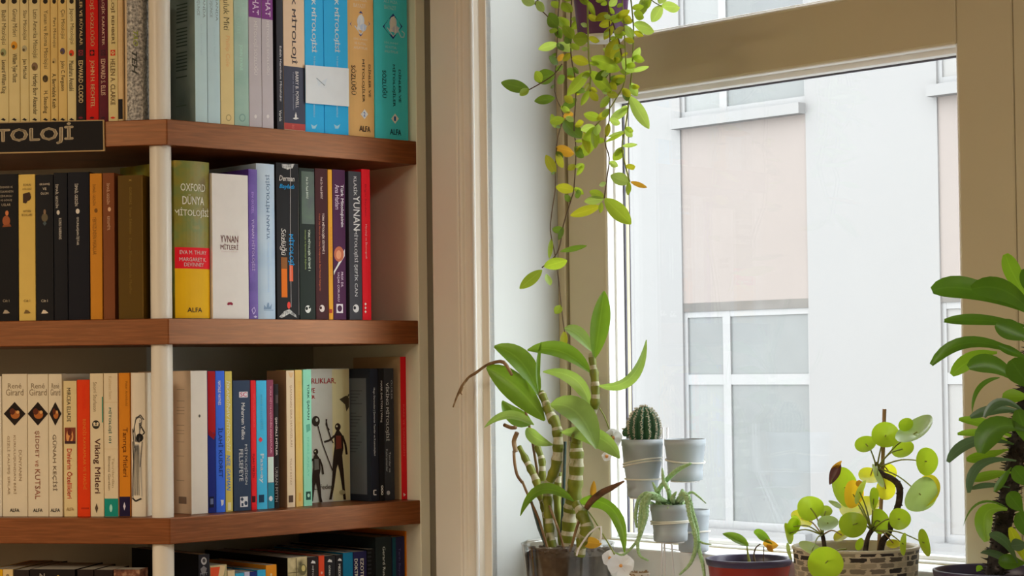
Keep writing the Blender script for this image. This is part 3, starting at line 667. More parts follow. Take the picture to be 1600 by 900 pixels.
gir(43.2, 75.4, 584.6, [('d', 'ŞİDDET', 54, 63, 673, 715, gt, .006), ('d', 've', 55, 60, 719, 729, gt), ('d', 'KUTSAL', 55, 63, 733, 780, gt, .006)], 0, 'white book with a black diamond, lettered Şiddet ve Kutsal')
gir(76, 97, 584.4, [('d', 'GÜNAH KEÇİSİ', 81.5, 90, 679, 767, (120, 104, 84), .004)], 0, 'narrower white book with a black diamond, lettered Günah Keçisi', 1)
book('E', 99.4, 120, 595, (222, 204, 158), 'short cream book with a small portrait and red lettering', [('d', 'MIRCEA ELIADE', 104.5, 110.5, 606, 659, (70, 60, 46), .012), ('b', 101, 118, 668, 693.5, (110, 56, 40)), ('ell', 109, 682, 5.6, 11, (184, 132, 84)), ('ell', 109, 675, 3.4, 5.6, (90, 40, 32)), ('b', 101, 118, 689, 693.5, (60, 40, 44)), ('d', 'Dinlerin Özellikleri', 105, 114, 701, 779, (164, 44, 40), .012), ('h', 'ALFA', 104, 115.6, 793, 798, (150, 128, 84), .02)])
book('E', 120.6, 140.2, 593.4, (206, 66, 20), 'bright orange book on the third shelf', [('d', 'Mircea Eliade', 129, 134, 604, 640, (186, 48, 14)), ('d', 'BENDİS KAVRAMLAR VE TARİHİ', 130, 136, 655, 765, (224, 140, 60)), ('b', 127, 139, 793, 795.5, (150, 44, 14))])
book('E', 140.8, 161.6, 583.4, (220, 206, 176), 'cream book lettered Viking Mitleri with a round black emblem', [('d', 'Snorri Sturluson', 145.5, 151.5, 597, 643, (120, 104, 78)), ('ell', 150, 663.5, 6, 6.8, (44, 42, 36)), ('ell', 147.6, 662, 1.8, 2.4, (220, 206, 176)), ('ell', 152.6, 662, 1.8, 2.4, (220, 206, 176)), ('b', 146, 154, 664.5, 665.6, (220, 206, 176)), ('d', 'Viking Mitleri', 145.5, 157, 685, 771, (84, 52, 44), .016), ('dia', 151, 794, 2.4, 7.5, (80, 66, 50)), ('b', 159.4, 161.4, 620, 660, (40, 120, 100))])
book('E', 162.4, 184.2, 583, (220, 206, 178), 'cream book with a teal foot, lettered Mitoloji 101', [('b', None, None, 779, 807, (24, 122, 112)), ('b', None, None, 628, 628.8, (176, 160, 128)), ('b', None, None, 701, 701.8, (176, 160, 128)), ('d', 'Kathleen Sears', 170, 174.5, 588, 624, (164, 148, 116)), ('d', 'MİTOLOJİ 101', 169, 175, 637, 692, (34, 96, 88), .012), ('d', 'Tanrılardan', 175, 178.6, 715, 762, (150, 136, 108)), ('d', 'Bilmeniz Gereken', 169, 172.6, 713, 766, (120, 108, 84)), ('ell', 173.5, 794, 2.2, 6, (150, 200, 190))])
book('E', 186, 202.8, 582.6, (176, 116, 32), 'ochre book with a dark navy foot on the third shelf', [('b', None, None, 776, 807, (34, 26, 56)), ('d', 'Peter Archibold', 196, 199.4, 596, 634, (130, 82, 20)), ('d', 'Tanrıça Mitleri', 190.5, 199.5, 668, 745, (112, 66, 20), .01), ('dia', 194.5, 791, 2, 6.6, (200, 196, 210))])
book('E', 203.6, 226, 582.4, (214, 206, 190), 'white book with a black ink drawing of a tall figure, against the column', [
    ('poly', [(211, 690), (209, 668), (212, 652), (218, 649), (222, 655), (221, 664), (219, 674), (218, 692)], (92, 90, 87)), ('ell', 218, 657, 2.6, 4, (190, 184, 172)), ('line', [(208, 676), (212, 656), (219, 648), (224, 656)], 1.4, (44, 43, 42)), ('line', [(219, 664), (225, 676), (216, 688)], 2, (50, 48, 46)), ('line', [(210, 700), (206.5, 670)], 1.6, (60, 58, 56)), ('ell', 218, 684, 5.4, 6.6, (30, 30, 30)),
    ('poly', [(210, 694), (217, 694), (220.6, 720), (222, 776), (207, 780), (206, 740)], (150, 147, 141)), *[('line', [(210+i*1.6, 696), (206.5+i*2.7, 774)], .8, (48, 47, 46)) for i in range(5)],
    ('line', [(207, 690), (208.5, 720), (206.5, 776)], 1.4, (46, 45, 44)), ('line', [(206, 778), (212, 783), (221, 779)], 2.6, (50, 48, 46)), ('line', [(222, 690), (219, 730)], 1, (70, 68, 66))], hard=.7)
# third shelf, after the column
book('F', 298.6, 324.6, 579.2, (226, 220, 210), 'white book whose beige back cover shows beside the column', [('d', 'Bahaeddin', 310, 312.5, 606, 640, (196, 190, 182)), ('d', 'TÜRK DİLİ EDEBİYATI', 313, 315.6, 660, 716, (190, 184, 176)), ('ell', 311.5, 650, 1.6, 2.4, (90, 86, 84)), ('ell', 314, 782, 6, 6.6, (200, 194, 186)), ('ell', 314, 782, 5, 5.6, (226, 220, 210))], cov=(178, 160, 138),
     side=[('b', 276.5, 288.5, y, y+1, (150, 132, 112)) for y in (608, 626, 636, 641, 646, 664, 672, 677, 690, 712, 750)]+[('b', 280, 292, 776, 787, (110, 96, 84))])
book('F', 325.2, 337.2, 579.8, (28, 38, 104), 'dark blue book with a red upper half beside a light blue one', [('b', None, None, 579, 676, (140, 16, 24)), *[('ell', 327+i*2.2, 676+(i*37 % 7), 1.6, 5, (120, 14, 24)) for i in range(5)], ('b', 327, 334, 776, 793, (20, 24, 50)), ('b', 328.5, 333, 779, 788, (90, 100, 130))])
book('F', 337.6, 351.8, 579.4, (58, 98, 190), 'mid blue book lettered İlahi Kudret', [('d', 'NATALIE HAYNES', 340.5, 345, 595, 633, (226, 228, 236), .02), ('d', 'İLAHİ KUDRET', 341.5, 349.5, 668.5, 746, (26, 44, 104), .008), ('poly', [(344.5, 781), (349.5, 781), (349, 788), (346, 791), (345.5, 786)], (226, 230, 240))])
book('F', 352.4, 363.4, 580, (172, 160, 86), 'olive yellow book leaning on the navy one', [('d', 'İSKANDİNAV MİTOLOJİSİ', 353, 360, 594, 706, (226, 226, 206), .02, .25), ('d', 'NEIL GAIMAN', 354, 360, 711, 767, (60, 110, 170), .02, .25), ('b', 356, 361, 785, 797, (206, 200, 168))])
book('F', 364.8, 391.8, 594.4, (48, 60, 80), 'wide navy book lettered Mitolojiden Felsefeye', [('b', 373.5, 387, 612, 621, (222, 214, 220)), ('h', 'SC', 375, 385.6, 613, 620, (160, 60, 90), .02), ('d', 'Muharrem Yellice', 377, 382.6, 629.5, 687, (226, 226, 226), .02), ('d', 'MİTOLOJİDEN', 381.5, 387.5, 694.5, 757, (226, 228, 230), .008), ('d', 'FELSEFEYE', 373.5, 379.8, 702, 752, (226, 228, 230), .008), ('b', 375, 387, 776, 792, (216, 218, 222)), ('dia', 378, 780, 2.6, 3.6, (48, 60, 80)), ('ell', 384, 786, 2.4, 3.4, (48, 60, 80)), ('b', 377, 380, 786, 791, (48, 60, 80))])
book('F', 392.4, 400.8, 594.4, (206, 42, 48), 'narrow red book between the navy and sky blue ones', [('d', 'MİTOLOJİK VARLIKLAR', 395, 398.4, 616, 668, (232, 110, 110)), ('d', 'PUHU TEKİN', 394.5, 398.8, 709, 746, (120, 16, 24), .02), ('b', 394, 399, 775, 785, (60, 20, 26))])
book('F', 401.2, 417.4, 594.4, (66, 158, 192), 'sky blue book on the third shelf', [('d', 'GREK MİTOLOJİSİ', 406, 411, 616, 672, (110, 190, 214), .01), ('dia', 407, 687, 3.5, 4.5, (170, 60, 70)), ('d', 'Pasa-ay', 405, 412.5, 709, 755, (206, 226, 236), .03), ('b', 404.5, 412.5, 773, 785, (28, 56, 78))])
book('F', 417.8, 428, 593.6, (122, 62, 82), 'narrow maroon book with a white block and teal foot', [('b', None, None, 754, 800, (44, 116, 134)), ('b', 418.6, 427.6, 714, 753.6, (186, 204, 196)), ('d', 'TÜRK MİTOLOJİSİNİN ANAHATLARI', 421, 425, 603, 708, (186, 146, 158), .01), ('ell', 423, 779, 2.8, 4, (206, 214, 220))])
book('F', 428.6, 436, 600, (30, 25, 25), 'narrow black book with white lettering behind its neighbours', [('b', 430.5, 434.5, 617, 630, (70, 60, 60)), ('d', 'ŞEHİRLİ MİTLER', 429.8, 434, 652, 712, (214, 208, 200), .02), ('d', 'URBAN MYTH', 430, 434, 730, 784, (130, 124, 120))], d=.06)
book('F', 448.2, 460.8, 579, (226, 208, 178), 'cream book with a brown patterned side and vertical title', [('d', 'ŞAMANIN SIRA HAVUZLARI', 452.5, 456.5, 602, 698, (150, 126, 98)), ('d', 'TÜLAY BATAY', 453, 456.4, 716, 758, (150, 126, 98)), ('b', 451, 458, 774, 785, (80, 64, 52)), ('poly', [(450, 582), (459, 582), (456, 590), (453, 590)], (186, 160, 124))], cov=(138, 112, 88), d=.05)
book('F', 462.2, 473, 578, (236, 206, 128), 'yellow book beside the mint green one', [('d', 'Eski Türk Mitolojisi', 465.5, 469.5, 596, 655, (196, 164, 90)), ('d', 'Bazı Doğa Kültü', 465.5, 469.5, 660, 700, (196, 164, 90)), ('b', 466.5, 470.5, 770, 783, (222, 176, 96))], d=.05)
book('F', 474.4, 487.4, 577.2, (150, 214, 190), 'mint green book lettered Şaman beside the painted figures', [('d', 'TÜRK ŞAMAN', 479, 484, 600, 656, (34, 84, 70), .01), ('poly', [(478, 664), (484, 662), (485, 672), (479, 676)], (90, 150, 130)), ('d', 'ENEBİ ANLAY', 480, 484, 683, 745, (104, 170, 148)), ('b', 478, 485.5, 768, 781, (40, 76, 66)), ('ell', 482, 774, 2, 3, (170, 214, 196))], d=.05)
FS = .034+.050
fg = (46, 34, 26); rdk = (104, 50, 38)
def fb():
    z0, U, I = ZS[3], UR, IR
    S = Surf(CO+I*FS+UP*(z0+.0005), U, -I)
    x0 = S.at(480, 690)[0]; x1 = min(S.at(546.6, 690)[0], Surf(CO+I*.034+UP*z0, U, -I).at(579.6, 690)[0]-.001); h = S.at(520, 576)[1]
    S = Surf(S.O+U*(x0+x1)/2, U, -I); e = (x1-x0)/2; d = .02
    t = thing('book', 'book standing face out with two painted black figures on a pale cover', 'book', S.O.copy(), ROWS['F'][6]); ORG[t.name] = S.O.copy()
    def V(x, y, z): return S.O+U*x+I*y+UP*z
    mb = MB()
    for y0, y1 in ((0, .0008), (d-.0008, d)): mb.prism([V(-e, y0, 0), V(e, y0, 0), V(e, y1, 0), V(-e, y1, 0)], (0, 0, h), MATS['feder_print'])
    mb.prism([V(-e, 0, 0), V(-e+.0008, 0, 0), V(-e+.0008, d, 0), V(-e, d, 0)], (0, 0, h), MATS['feder_print'])
    def man(cx, y, s, c, c2):
        q = lambda *p: [(cx+a*s, y+b*s) for a, b in p]
        return [('ell', cx, y, 4.6*s, 6*s, c), ('ell', cx-1.5*s, y-1*s, 1.3*s, 1.6*s, (200, 190, 160)), ('poly', q((-2, 5), (2, 5), (8, 14), (9, 34), (7, 46), (-7, 46), (-5, 30), (-6, 14)), c),
                ('poly', q((-3, 14), (5, 14), (6, 34), (-3, 36)), c2), ('poly', q((-7, 45), (7, 45), (9, 70), (3, 72), (0, 60), (-4, 72), (-9, 70)), c),
                ('poly', q((2, 66), (9, 66), (11, 96), (13, 116), (9, 116), (7, 98)), c), ('poly', q((-8, 66), (-2, 66), (-6, 96), (-10, 116), (-14, 116), (-10, 96)), c),
                ('line', q((-5, 14), (-14, 22), (-22, 24)), 3.4*s, c), ('line', q((7, 14), (12, 28), (14, 44)), 3.4*s, c)]
    de = [('b', 519.5, 546, 577, 782, (206, 196, 158)), ('h', 'RLIKLAR,', 486.5, 524.5, 591, 600.5, (164, 32, 42), .012), ('h', 'VE', 483, 492, 606.5, 614, (164, 32, 42), .012), ('h', 'İR', 484, 492, 616, 623, (164, 32, 42), .012),  # yellowish half paints the shading past the cover's crease
          ('poly', [(530, 624), (537, 620), (541, 618), (545, 622), (545, 636), (541, 643), (539, 632)], (70, 62, 50)), ('line', [(541, 624), (545, 616)], 2, (70, 62, 50)),
          *man(527.5, 667, .98, fg, rdk), ('line', [(496, 664), (504, 695), (519, 735)], 1.4, fg), ('ell', 493, 658, 6.2, 8.2, fg), ('ell', 494.5, 656, 2, 3, (150, 146, 136)),
          ('line', [(509, 655), (511, 668), (516, 684), (520, 692)], 1.8, fg), ('line', [(510, 655), (509, 664), (514, 672)], 1.6, fg),
          *man(493, 706, .8, fg, (96, 92, 86)), ('h', 'L. Feder', 490, 519, 757, 764.5, (70, 64, 58), .006), ('ell', 534, 769, 5, 3.6, (150, 140, 110)), ('line', [(493, 746), (502, 784)], 2, fg)]
    decorate(mb, S, de, lambda x: 0, (-e, e, h))
    obj('cover', mb, t)
    mb = MB(); mb.prism([V(-e+.001, .001, .0005), V(e-.001, .001, .0005), V(e-.001, d-.001, .0005), V(-e+.001, d-.001, .0005)], (0, 0, h-.001), pages); obj('page_block', mb, t)
fb()
book('F', 579.6, 591.6, 576.2, (34, 38, 50), 'dark navy book with a grey panel on its back cover', [('d', 'Hugo Dermudez | Şamanist Tanrılar ve Kozmolojileri', 583, 586.6, 606, 712, (190, 194, 200), .01), ('line', [(584, 766), (584, 773), (588, 773)], 1.6, (226, 226, 230)), ('line', [(584, 766), (588, 766)], 1.6, (226, 226, 230))], cov=(40, 44, 54),
     side=[('b', 547, 573, 591, 772, (92, 94, 100))]+[('b', 548, 566-(i % 4)*3, 610+i*5, 611.4+i*5, (70, 72, 78)) for i in range(20) if i not in (5, 6, 12)], d=.1)
book('F', 592, 600.4, 575.6, (28, 28, 33), 'narrow black book with white rings near its foot', [('d', 'MARK DALTON | Viking', 594, 597.4, 595, 660, (190, 190, 194), .01), *[('ell', 597, y, 1.7, 2.6, (220, 220, 222)) for y in (761, 766, 771)], *[('ell', 597, y, .8, 1.3, (28, 28, 33)) for y in (761, 766, 771)]])
book('F', 600.8, 616.2, 575.4, (48, 50, 56), 'charcoal book lettered Viking Mitolojisi', [('d', 'VİKİNG MİTOLOJİSİ', 602, 608.6, 598, 689, (206, 208, 212), .008), ('d', 'ÖLÜLER', 610.5, 613.6, 594, 624, (130, 134, 140)), ('d', 'Tanrılar ve', 607.6, 610.6, 706, 738, (150, 154, 160)), ('d', 'Kahramanlar', 603, 606, 702, 737, (140, 144, 150)), ('ell', 606.6, 770, 2.6, 3.4, (150, 154, 160))])
book('F', 626.6, 636.4, 557.4, (172, 26, 36), 'tall thin red book leaning by the end panel', [('d', 'KARE VE ŞAMANIZM', 629, 632.4, 632, 712, (206, 90, 88), .012), ('poly', [(630, 770), (634, 773), (630.5, 776)], (240, 210, 206))], d=.12, sb=.031, cov=(158, 136, 106))

# bottom shelf in view, before the column: only the heads show
for x0, x1, yt, col, lab, de in (
    (-14, 3.6, 889.5, (186, 146, 20), 'yellow book on the bottom shelf, only its head showing', []),
    (4.2, 20.2, 889.5, (178, 158, 116), 'pale beige book on the bottom shelf, only its head showing', [('ell', 12, 899, 2.4, 2, (120, 104, 76))]),
    (21.6, 45, 890.6, (40, 32, 30), 'dark book on the bottom shelf between beige and black ones', []),
    (46.4, 117, 889.6, (30, 24, 24), 'wide black book on the bottom shelf with pale letters', [('h', 'N', 62, 70, 896, 904, (170, 164, 156), .01), ('dia', 91, 902, 4, 4, (150, 130, 60))]),
    (120.4, 146, 890, (38, 28, 26), 'black book on the bottom shelf, nearer the wide one', []),
    (147, 176.4, 890.4, (36, 27, 25), 'black book on the bottom shelf beside the mottled brown one', []),
    (177.4, 218, 889.8, 'brick_print', 'mottled brown book on the bottom shelf near the column', [])):
    book('G', x0, x1, yt, col, lab, de)
# bottom shelf in view, after the column
book('H', 310.2, 327.8, 866, (38, 38, 44), 'black book with a pale oval portrait beside the column', [('ell', 318.5, 876.5, 4.4, 6, (150, 150, 152)), ('ell', 318.5, 876, 2.4, 3.2, (70, 70, 74)), ('poly', [(313, 889), (318, 884), (323, 888), (321, 896), (315, 896)], (110, 110, 114)), ('h', 'MİT', 313, 324, 893, 899, (130, 130, 134), .01)], cov=(20, 20, 23), d=.18)
book('H', 328.4, 354.6, 883, 'old_map_print', 'cream patterned book with an orange patch, bottom shelf', [('b', 329, 345, 886, 906, (206, 88, 54)), ('poly', [(344, 882), (352, 885), (348, 906), (340, 906)], (196, 176, 140))])
book('H', 355.6, 367.2, 891.4, (206, 190, 156), 'narrow beige book on the bottom shelf')
book('H', 367.8, 381.6, 895.6, (60, 152, 186), 'light blue book on the bottom shelf beside a pale lavender one')
book('H', 382, 390.4, 893.6, (186, 190, 212), 'pale lavender book on the bottom shelf')
book('H', 390.8, 401.6, 893, (34, 46, 104), 'dark blue book on the bottom shelf between pale ones')
book('H', 402, 415.2, 890.4, (58, 160, 200), 'bright sky blue book on the bottom shelf beside the ochre one')
book('H', 415.6, 432.4, 882.6, (190, 130, 38), 'ochre book on the bottom shelf among blue ones', [('ell', 423.5, 898, 1.6, 2.4, (226, 206, 160))])
book('H', 449.4, 480.2, 870.6, 'old_map_print', 'book with an old map print on its spine, bottom shelf', [('b', 462.4, 463.4, 872, 905, (80, 72, 50)), ('ell', 473, 890, 6, 9, (96, 92, 66)), ('ell', 474, 888, 3, 5, (170, 160, 110)), ('b', 450, 479, 893.5, 894.6, (90, 82, 58))], cov=(24, 22, 20), d=.22)
book('H', 481, 497.8, 870.2, (44, 38, 38), 'black book with a white sail mark, beside the map print', [('poly', [(485.5, 880), (488, 875.5), (492, 877), (493, 880.5)], (226, 226, 226)), ('d', 'MİTOLOJİ', 487, 490.6, 884, 912, (206, 204, 200), .02)], d=.18)
book('H', 498.2, 507.2, 868, (214, 84, 52), 'coral orange book between two black ones', [('ell', 502.6, 895, 1.4, 2, (240, 190, 170))], d=.18)
book('H', 507.8, 524.2, 868.4, (40, 40, 44), 'black book with a white sail mark, beside the coral one', [('poly', [(511.5, 878), (514, 873.5), (518, 875), (519, 878.5)], (226, 226, 226)), ('d', 'GÖREKOLİK', 513.5, 517, 883, 912, (206, 204, 200), .02)], d=.18)
book('H', 524.8, 535.8, 866.8, (36, 36, 40), 'narrow black book with a white sail mark, beside the teal one', [('poly', [(527.5, 876), (530, 872), (533, 873.5), (534, 876.5)], (226, 226, 226)), ('d', 'MEZOPOT', 528.6, 532, 881, 912, (206, 204, 200), .02)], d=.18)
book('H', 536.2, 551.6, 863.4, (22, 102, 132), 'teal book on the bottom shelf beside the lettered navy one', d=.18)
book('H', 552.2, 573, 861.6, (38, 36, 72), 'navy book with bold white lettering on the bottom shelf', [('d', 'EZOTERİK', 563, 570, 872.5, 920, (222, 218, 206), .02), ('d', 'DOKTRİNLER', 554, 560.6, 873, 925, (222, 218, 206), .02)], d=.2)
book('H', 573.6, 586.4, 858, (20, 21, 24), 'black book with a comb of fine notches, bottom shelf', [('b', 574.5, 580, 862+i*6.4, 865+i*6.4, (44, 46, 50)) for i in range(7)], d=.2)
book('H', 587, 612.4, 838.6, (36, 44, 46), 'tall dark green book on the bottom shelf', [('d', 'Gerard Russell', 598, 602, 854, 912, (186, 192, 190))], d=.2)
book('H', 613, 632.4, 838.6, (38, 36, 66), 'tall navy book with a teal edge beside the orange one', [('b', 613.4, 618.6, 839, 930, (24, 66, 78)), ('d', 'Tarih Boyunca', 622, 626, 856, 912, (76, 74, 110))], d=.2)
book('H', 634, 649.6, 829.4, (204, 124, 22), 'tall orange book at the end of the bottom shelf', [('ell', 643.4, 851, 2, 2.4, (150, 50, 20)), ('d', 'Şamanizm', 642, 645.6, 858, 912, (166, 72, 20), .01)], d=.2)

# sign screwed to the shelf edge
S = Surf(CO-IL*.0002+UP*ZS[1], UL, -IL)
sg = thing('shelf_sign', 'black sign with grey capital letters on the edge of the wooden shelf', 'sign', CO-UL*.25+UP*ZS[1]-IL*.003)
def plate(corn, th, m, o0=0):
    mb = MB(); mb.prism([S.O+S.X*x+UP*z+S.N*o0 for x, z in [S.at(*p) for p in corn]], S.N*th, m); return mb
rim = ink((150, 130, 96)); blk = ink((26, 22, 22))
obj('border', plate([(-86, 242.6), (164.4, 236.4), (163.4, 187.4), (-86, 193.6)], .003, rim), sg, label='thin pale border')
mb = plate([(-85, 240.2), (162.4, 234.6), (161.6, 189), (-85, 195.2)], .0006, blk, .003)
decorate(mb, S, [('h', 'MİTOLOJİ', -45, 116.5, 194.2, 227.6, (168, 156, 134), .03)], lambda x: .0036, (-2, 2, 2))
obj('face', mb, sg, label='black face with grey capital letters')

# ------------------------------------------------------------------ plant materials
def leafmat(name, c, c2=None, trans=.45, rough=.38, vein=.25, spec=.4, tint=(1.0, .97, .42)):
    """leaf: reflecting and letting light through, paler midrib along the middle of the blade"""
    m, nt, p = newmat(name)
    N, L = nt.nodes, nt.links
    tc = N.new('ShaderNodeTexCoord'); nz = N.new('ShaderNodeTexNoise'); nz.inputs['Scale'].default_value = 45; nz.inputs['Detail'].default_value = 3
    L.new(tc.outputs['Object'], nz.inputs['Vector'])
    mx = N.new('ShaderNodeMix'); mx.data_type = 'RGBA'
    c2 = c2 or tuple(x*.72 for x in c)
    mx.inputs[6].default_value = (*c, 1); mx.inputs[7].default_value = (*c2, 1)
    L.new(nz.outputs['Fac'], mx.inputs[0])
    uv = N.new('ShaderNodeUVMap'); sx = N.new('ShaderNodeSeparateXYZ'); L.new(uv.outputs[0], sx.inputs[0])
    def mth(op, a, b):
        n = N.new('ShaderNodeMath'); n.operation = op
        for i, v in enumerate((a, b)):
            if hasattr(v, 'links'): L.new(v, n.inputs[i])
            elif v is not None: n.inputs[i].default_value = v
        return n.outputs[0]
    d = mth('ABSOLUTE', mth('SUBTRACT', sx.outputs[0], .5), None)
    rib = mth('MULTIPLY', mth('LESS_THAN', d, .035), vein)
    m2 = N.new('ShaderNodeMix'); m2.data_type = 'RGBA'
    m2.inputs[7].default_value = (*[min(1, x*1.9+.05) for x in c], 1)
    L.new(rib, m2.inputs[0]); L.new(mx.outputs[2], m2.inputs[6])
    L.new(m2.outputs[2], p.inputs['Base Color'])
    p.inputs['Roughness'].default_value = rough; p.inputs['Specular IOR Level'].default_value = spec
    t = N.new('ShaderNodeBsdfTranslucent'); br = N.new('ShaderNodeMix'); br.data_type = 'RGBA'; br.blend_type = 'MULTIPLY'; br.inputs[0].default_value = 1
    br.inputs[7].default_value = (*tint, 1); L.new(m2.outputs[2], br.inputs[6])
    hs = N.new('ShaderNodeHueSaturation'); hs.inputs['Value'].default_value = 1.9; L.new(br.outputs[2], hs.inputs['Color']); L.new(hs.outputs[0], t.inputs[0])
    ms = N.new('ShaderNodeMixShader'); ms.inputs[0].default_value = trans
    out = [n for n in N if n.type == 'OUTPUT_MATERIAL'][0]
    L.new(p.outputs[0], ms.inputs[1]); L.new(t.outputs[0], ms.inputs[2]); L.new(ms.outputs[0], out.inputs[0])
    MATS[name] = m
    return m
lf_orchid = leafmat('orchid_leaf', (.165, .285, .035), (.11, .22, .025), .42, .34, .12)
lf_orchid_pale = leafmat('orchid_leaf_pale', (.29, .42, .16), (.20, .33, .09), .36, .28, .12)
lf_hang = leafmat('trailing_leaf', (.31, .41, .06), (.22, .32, .04), .5, .4, .1)
lf_hang_dark = leafmat('trailing_leaf_dark', (.12, .20, .03), (.08, .14, .025), .4, .45, .1)
lf_hang_pale = leafmat('trailing_leaf_pale', (.40, .54, .22), (.32, .46, .14), .5, .4, .1)
lf_yellow = leafmat('yellowing_leaf', (.36, .35, .035), (.28, .31, .03), .5, .45, .1)
lf_rust = leafmat('rusty_leaf', (.44, .23, .04), (.36, .20, .03), .45, .5, .1)
lf_pilea = leafmat('coin_leaf', (.36, .49, .045), (.26, .41, .03), .58, .3, .0)
lf_pilea_blue = leafmat('coin_leaf_bluish', (.45, .60, .42), (.32, .50, .26), .45, .22, .0)
lf_pilea_yel = leafmat('coin_leaf_yellow', (.66, .62, .05), (.56, .60, .06), .55, .35, .0)
lf_pilea_or = leafmat('coin_leaf_orange', (.78, .46, .04), (.74, .54, .06), .5, .35, .0)
lf_euph = leafmat('spurge_leaf', (.095, .21, .022), (.055, .14, .016), .45, .3, .08)
lf_euph_bright = leafmat('spurge_leaf_bright', (.20, .36, .03), (.15, .29, .03), .5, .35, .08)
lf_euph_blue = leafmat('spurge_leaf_bluish', (.09, .17, .10), (.06, .12, .06), .25, .25, .08)
lf_euph_yel = leafmat('spurge_leaf_yellowish', (.42, .48, .03), (.36, .42, .03), .5, .35, .15)
petal = leafmat('white_petal', (.88, .88, .88), (.84, .84, .84), .35, .5, .0, .3, (.55, .56, .56))
lipm = paint('orange_lip', (.75, .33, .08), .5, .3)
cane_g = ramp_mat('cane_green', [(.3, (.12, .145, .012)), (.5, (.17, .20, .02)), (.75, (.27, .29, .03))], 60, .4, (1, 1, .3))[0]
cane_w = ramp_mat('cane_sheath', [(.36, (.13, .155, .015)), (.43, (.36, .34, .20)), (.6, (.56, .54, .40)), (.7, (.42, .38, .24))], 75, .6, (1, 1, .55), 4)[0]
deadm = ramp_mat('dead_stem', [(.35, (.14, .07, .03)), (.6, (.30, .19, .09)), (.75, (.55, .46, .33))], 70, .7, (1, 1, .4))[0]
stakem = paint('dark_stake', (.02, .05, .045), .45, .4, .05)
barkm = ramp_mat('bark_chips', [(.3, (.03, .022, .017)), (.55, (.085, .06, .045)), (.75, (.20, .16, .12))], 55, .9)[0]
soilm = ramp_mat('potting_soil', [(.3, (.02, .015, .012)), (.7, (.09, .065, .05))], 90, .95)[0]
vine_br = paint('vine_brown', (.10, .065, .03), .6, .3, .1)
vine_gr = paint('vine_green', (.24, .28, .05), .5, .3, .1)
purp = paint('purple_plastic', (.115, .035, .13), .35, .5, .05, 12)
whitepl = paint('white_plastic', (.82, .81, .82), .35, .5, .01)
greyp = paint('grey_plastic', (.40, .455, .505), .42, .4, .02, 14)
bandm = paint('pale_rubber', (.74, .73, .66), .5, .4, .02)
cact = ramp_mat('cactus_skin', [(.3, (.018, .075, .035)), (.7, (.05, .15, .07))], 40, .5)[0]
spine = paint('cactus_wool', (.55, .52, .42), .8, .2)
trailm = ramp_mat('trailing_stem', [(.3, (.28, .47, .20)), (.55, (.38, .58, .28)), (.7, (.56, .70, .46))], 300, .5)[0]
redpl = paint('red_plastic', (.26, .018, .011), .35, .5, .04, 20)
navyrim = paint('navy_rim', (.045, .035, .085), .35, .5, .04)
trunkm = ramp_mat('dark_trunk', [(.35, (.022, .015, .012)), (.7, (.085, .06, .048))], 140, .85)[0]
euphtr = ramp_mat('spiny_trunk', [(.35, (.014, .012, .011)), (.6, (.04, .034, .03)), (.78, (.20, .17, .15))], 110, .85)[0]
caneb = ramp_mat('bamboo_cane', [(.3, (.28, .17, .08)), (.7, (.42, .28, .14))], 60, .5, (1, 1, .2))[0]
# woven black and cream pot pattern
m, nt, p = newmat('woven_pattern'); N, L = nt.nodes, nt.links
uvn = N.new('ShaderNodeUVMap'); mp = N.new('ShaderNodeMapping'); mp.inputs['Scale'].default_value = (1, 1, 1)
L.new(uvn.outputs[0], mp.inputs[0])
bt = N.new('ShaderNodeTexBrick'); bt.offset = .5; bt.inputs['Scale'].default_value = 1
bt.inputs['Brick Width'].default_value = .05; bt.inputs['Row Height'].default_value = .056; bt.inputs['Mortar Size'].default_value = .006; bt.inputs['Bias'].default_value = .2
bt.inputs['Color1'].default_value = (.62, .54, .40, 1); bt.inputs['Color2'].default_value = (.025, .02, .02, 1); bt.inputs['Mortar'].default_value = (.56, .49, .37, 1)
nz = N.new('ShaderNodeTexNoise'); nz.inputs['Scale'].default_value = 60; L.new(uvn.outputs[0], nz.inputs['Vector'])
ad = N.new('ShaderNodeMix'); ad.data_type = 'RGBA'; ad.inputs[0].default_value = .022; L.new(mp.outputs[0], ad.inputs[6]); L.new(nz.outputs['Color'], ad.inputs[7])
L.new(ad.outputs[2], bt.inputs['Vector']); L.new(bt.outputs['Color'], p.inputs['Base Color']); p.inputs['Roughness'].default_value = .5
bp = N.new('ShaderNodeBump'); bp.inputs['Strength'].default_value = .4; bp.inputs['Distance'].default_value = .001; L.new(bt.outputs['Fac'], bp.inputs['Height']); L.new(bp.outputs[0], p.inputs['Normal'])
woven = m
m = bpy.data.materials.new('pot_glass'); m.use_nodes = True; nt = m.node_tree; nt.nodes.clear()
out = nt.nodes.new('ShaderNodeOutputMaterial'); mx = nt.nodes.new('ShaderNodeMixShader'); tr = nt.nodes.new('ShaderNodeBsdfTransparent'); gs = nt.nodes.new('ShaderNodeBsdfGlossy')
fr = nt.nodes.new('ShaderNodeLayerWeight'); fr.inputs[0].default_value = .25
tr.inputs[0].default_value = (.86, .87, .86, 1); gs.inputs['Roughness'].default_value = .08
mm = nt.nodes.new('ShaderNodeMath'); mm.operation = 'MULTIPLY_ADD'; mm.inputs[1].default_value = .55; mm.inputs[2].default_value = .06
nt.links.new(fr.outputs['Facing'], mm.inputs[0]); nt.links.new(mm.outputs[0], mx.inputs[0])
nt.links.new(tr.outputs[0], mx.inputs[1]); nt.links.new(gs.outputs[0], mx.inputs[2]); nt.links.new(mx.outputs[0], out.inputs[0])
potglass = m

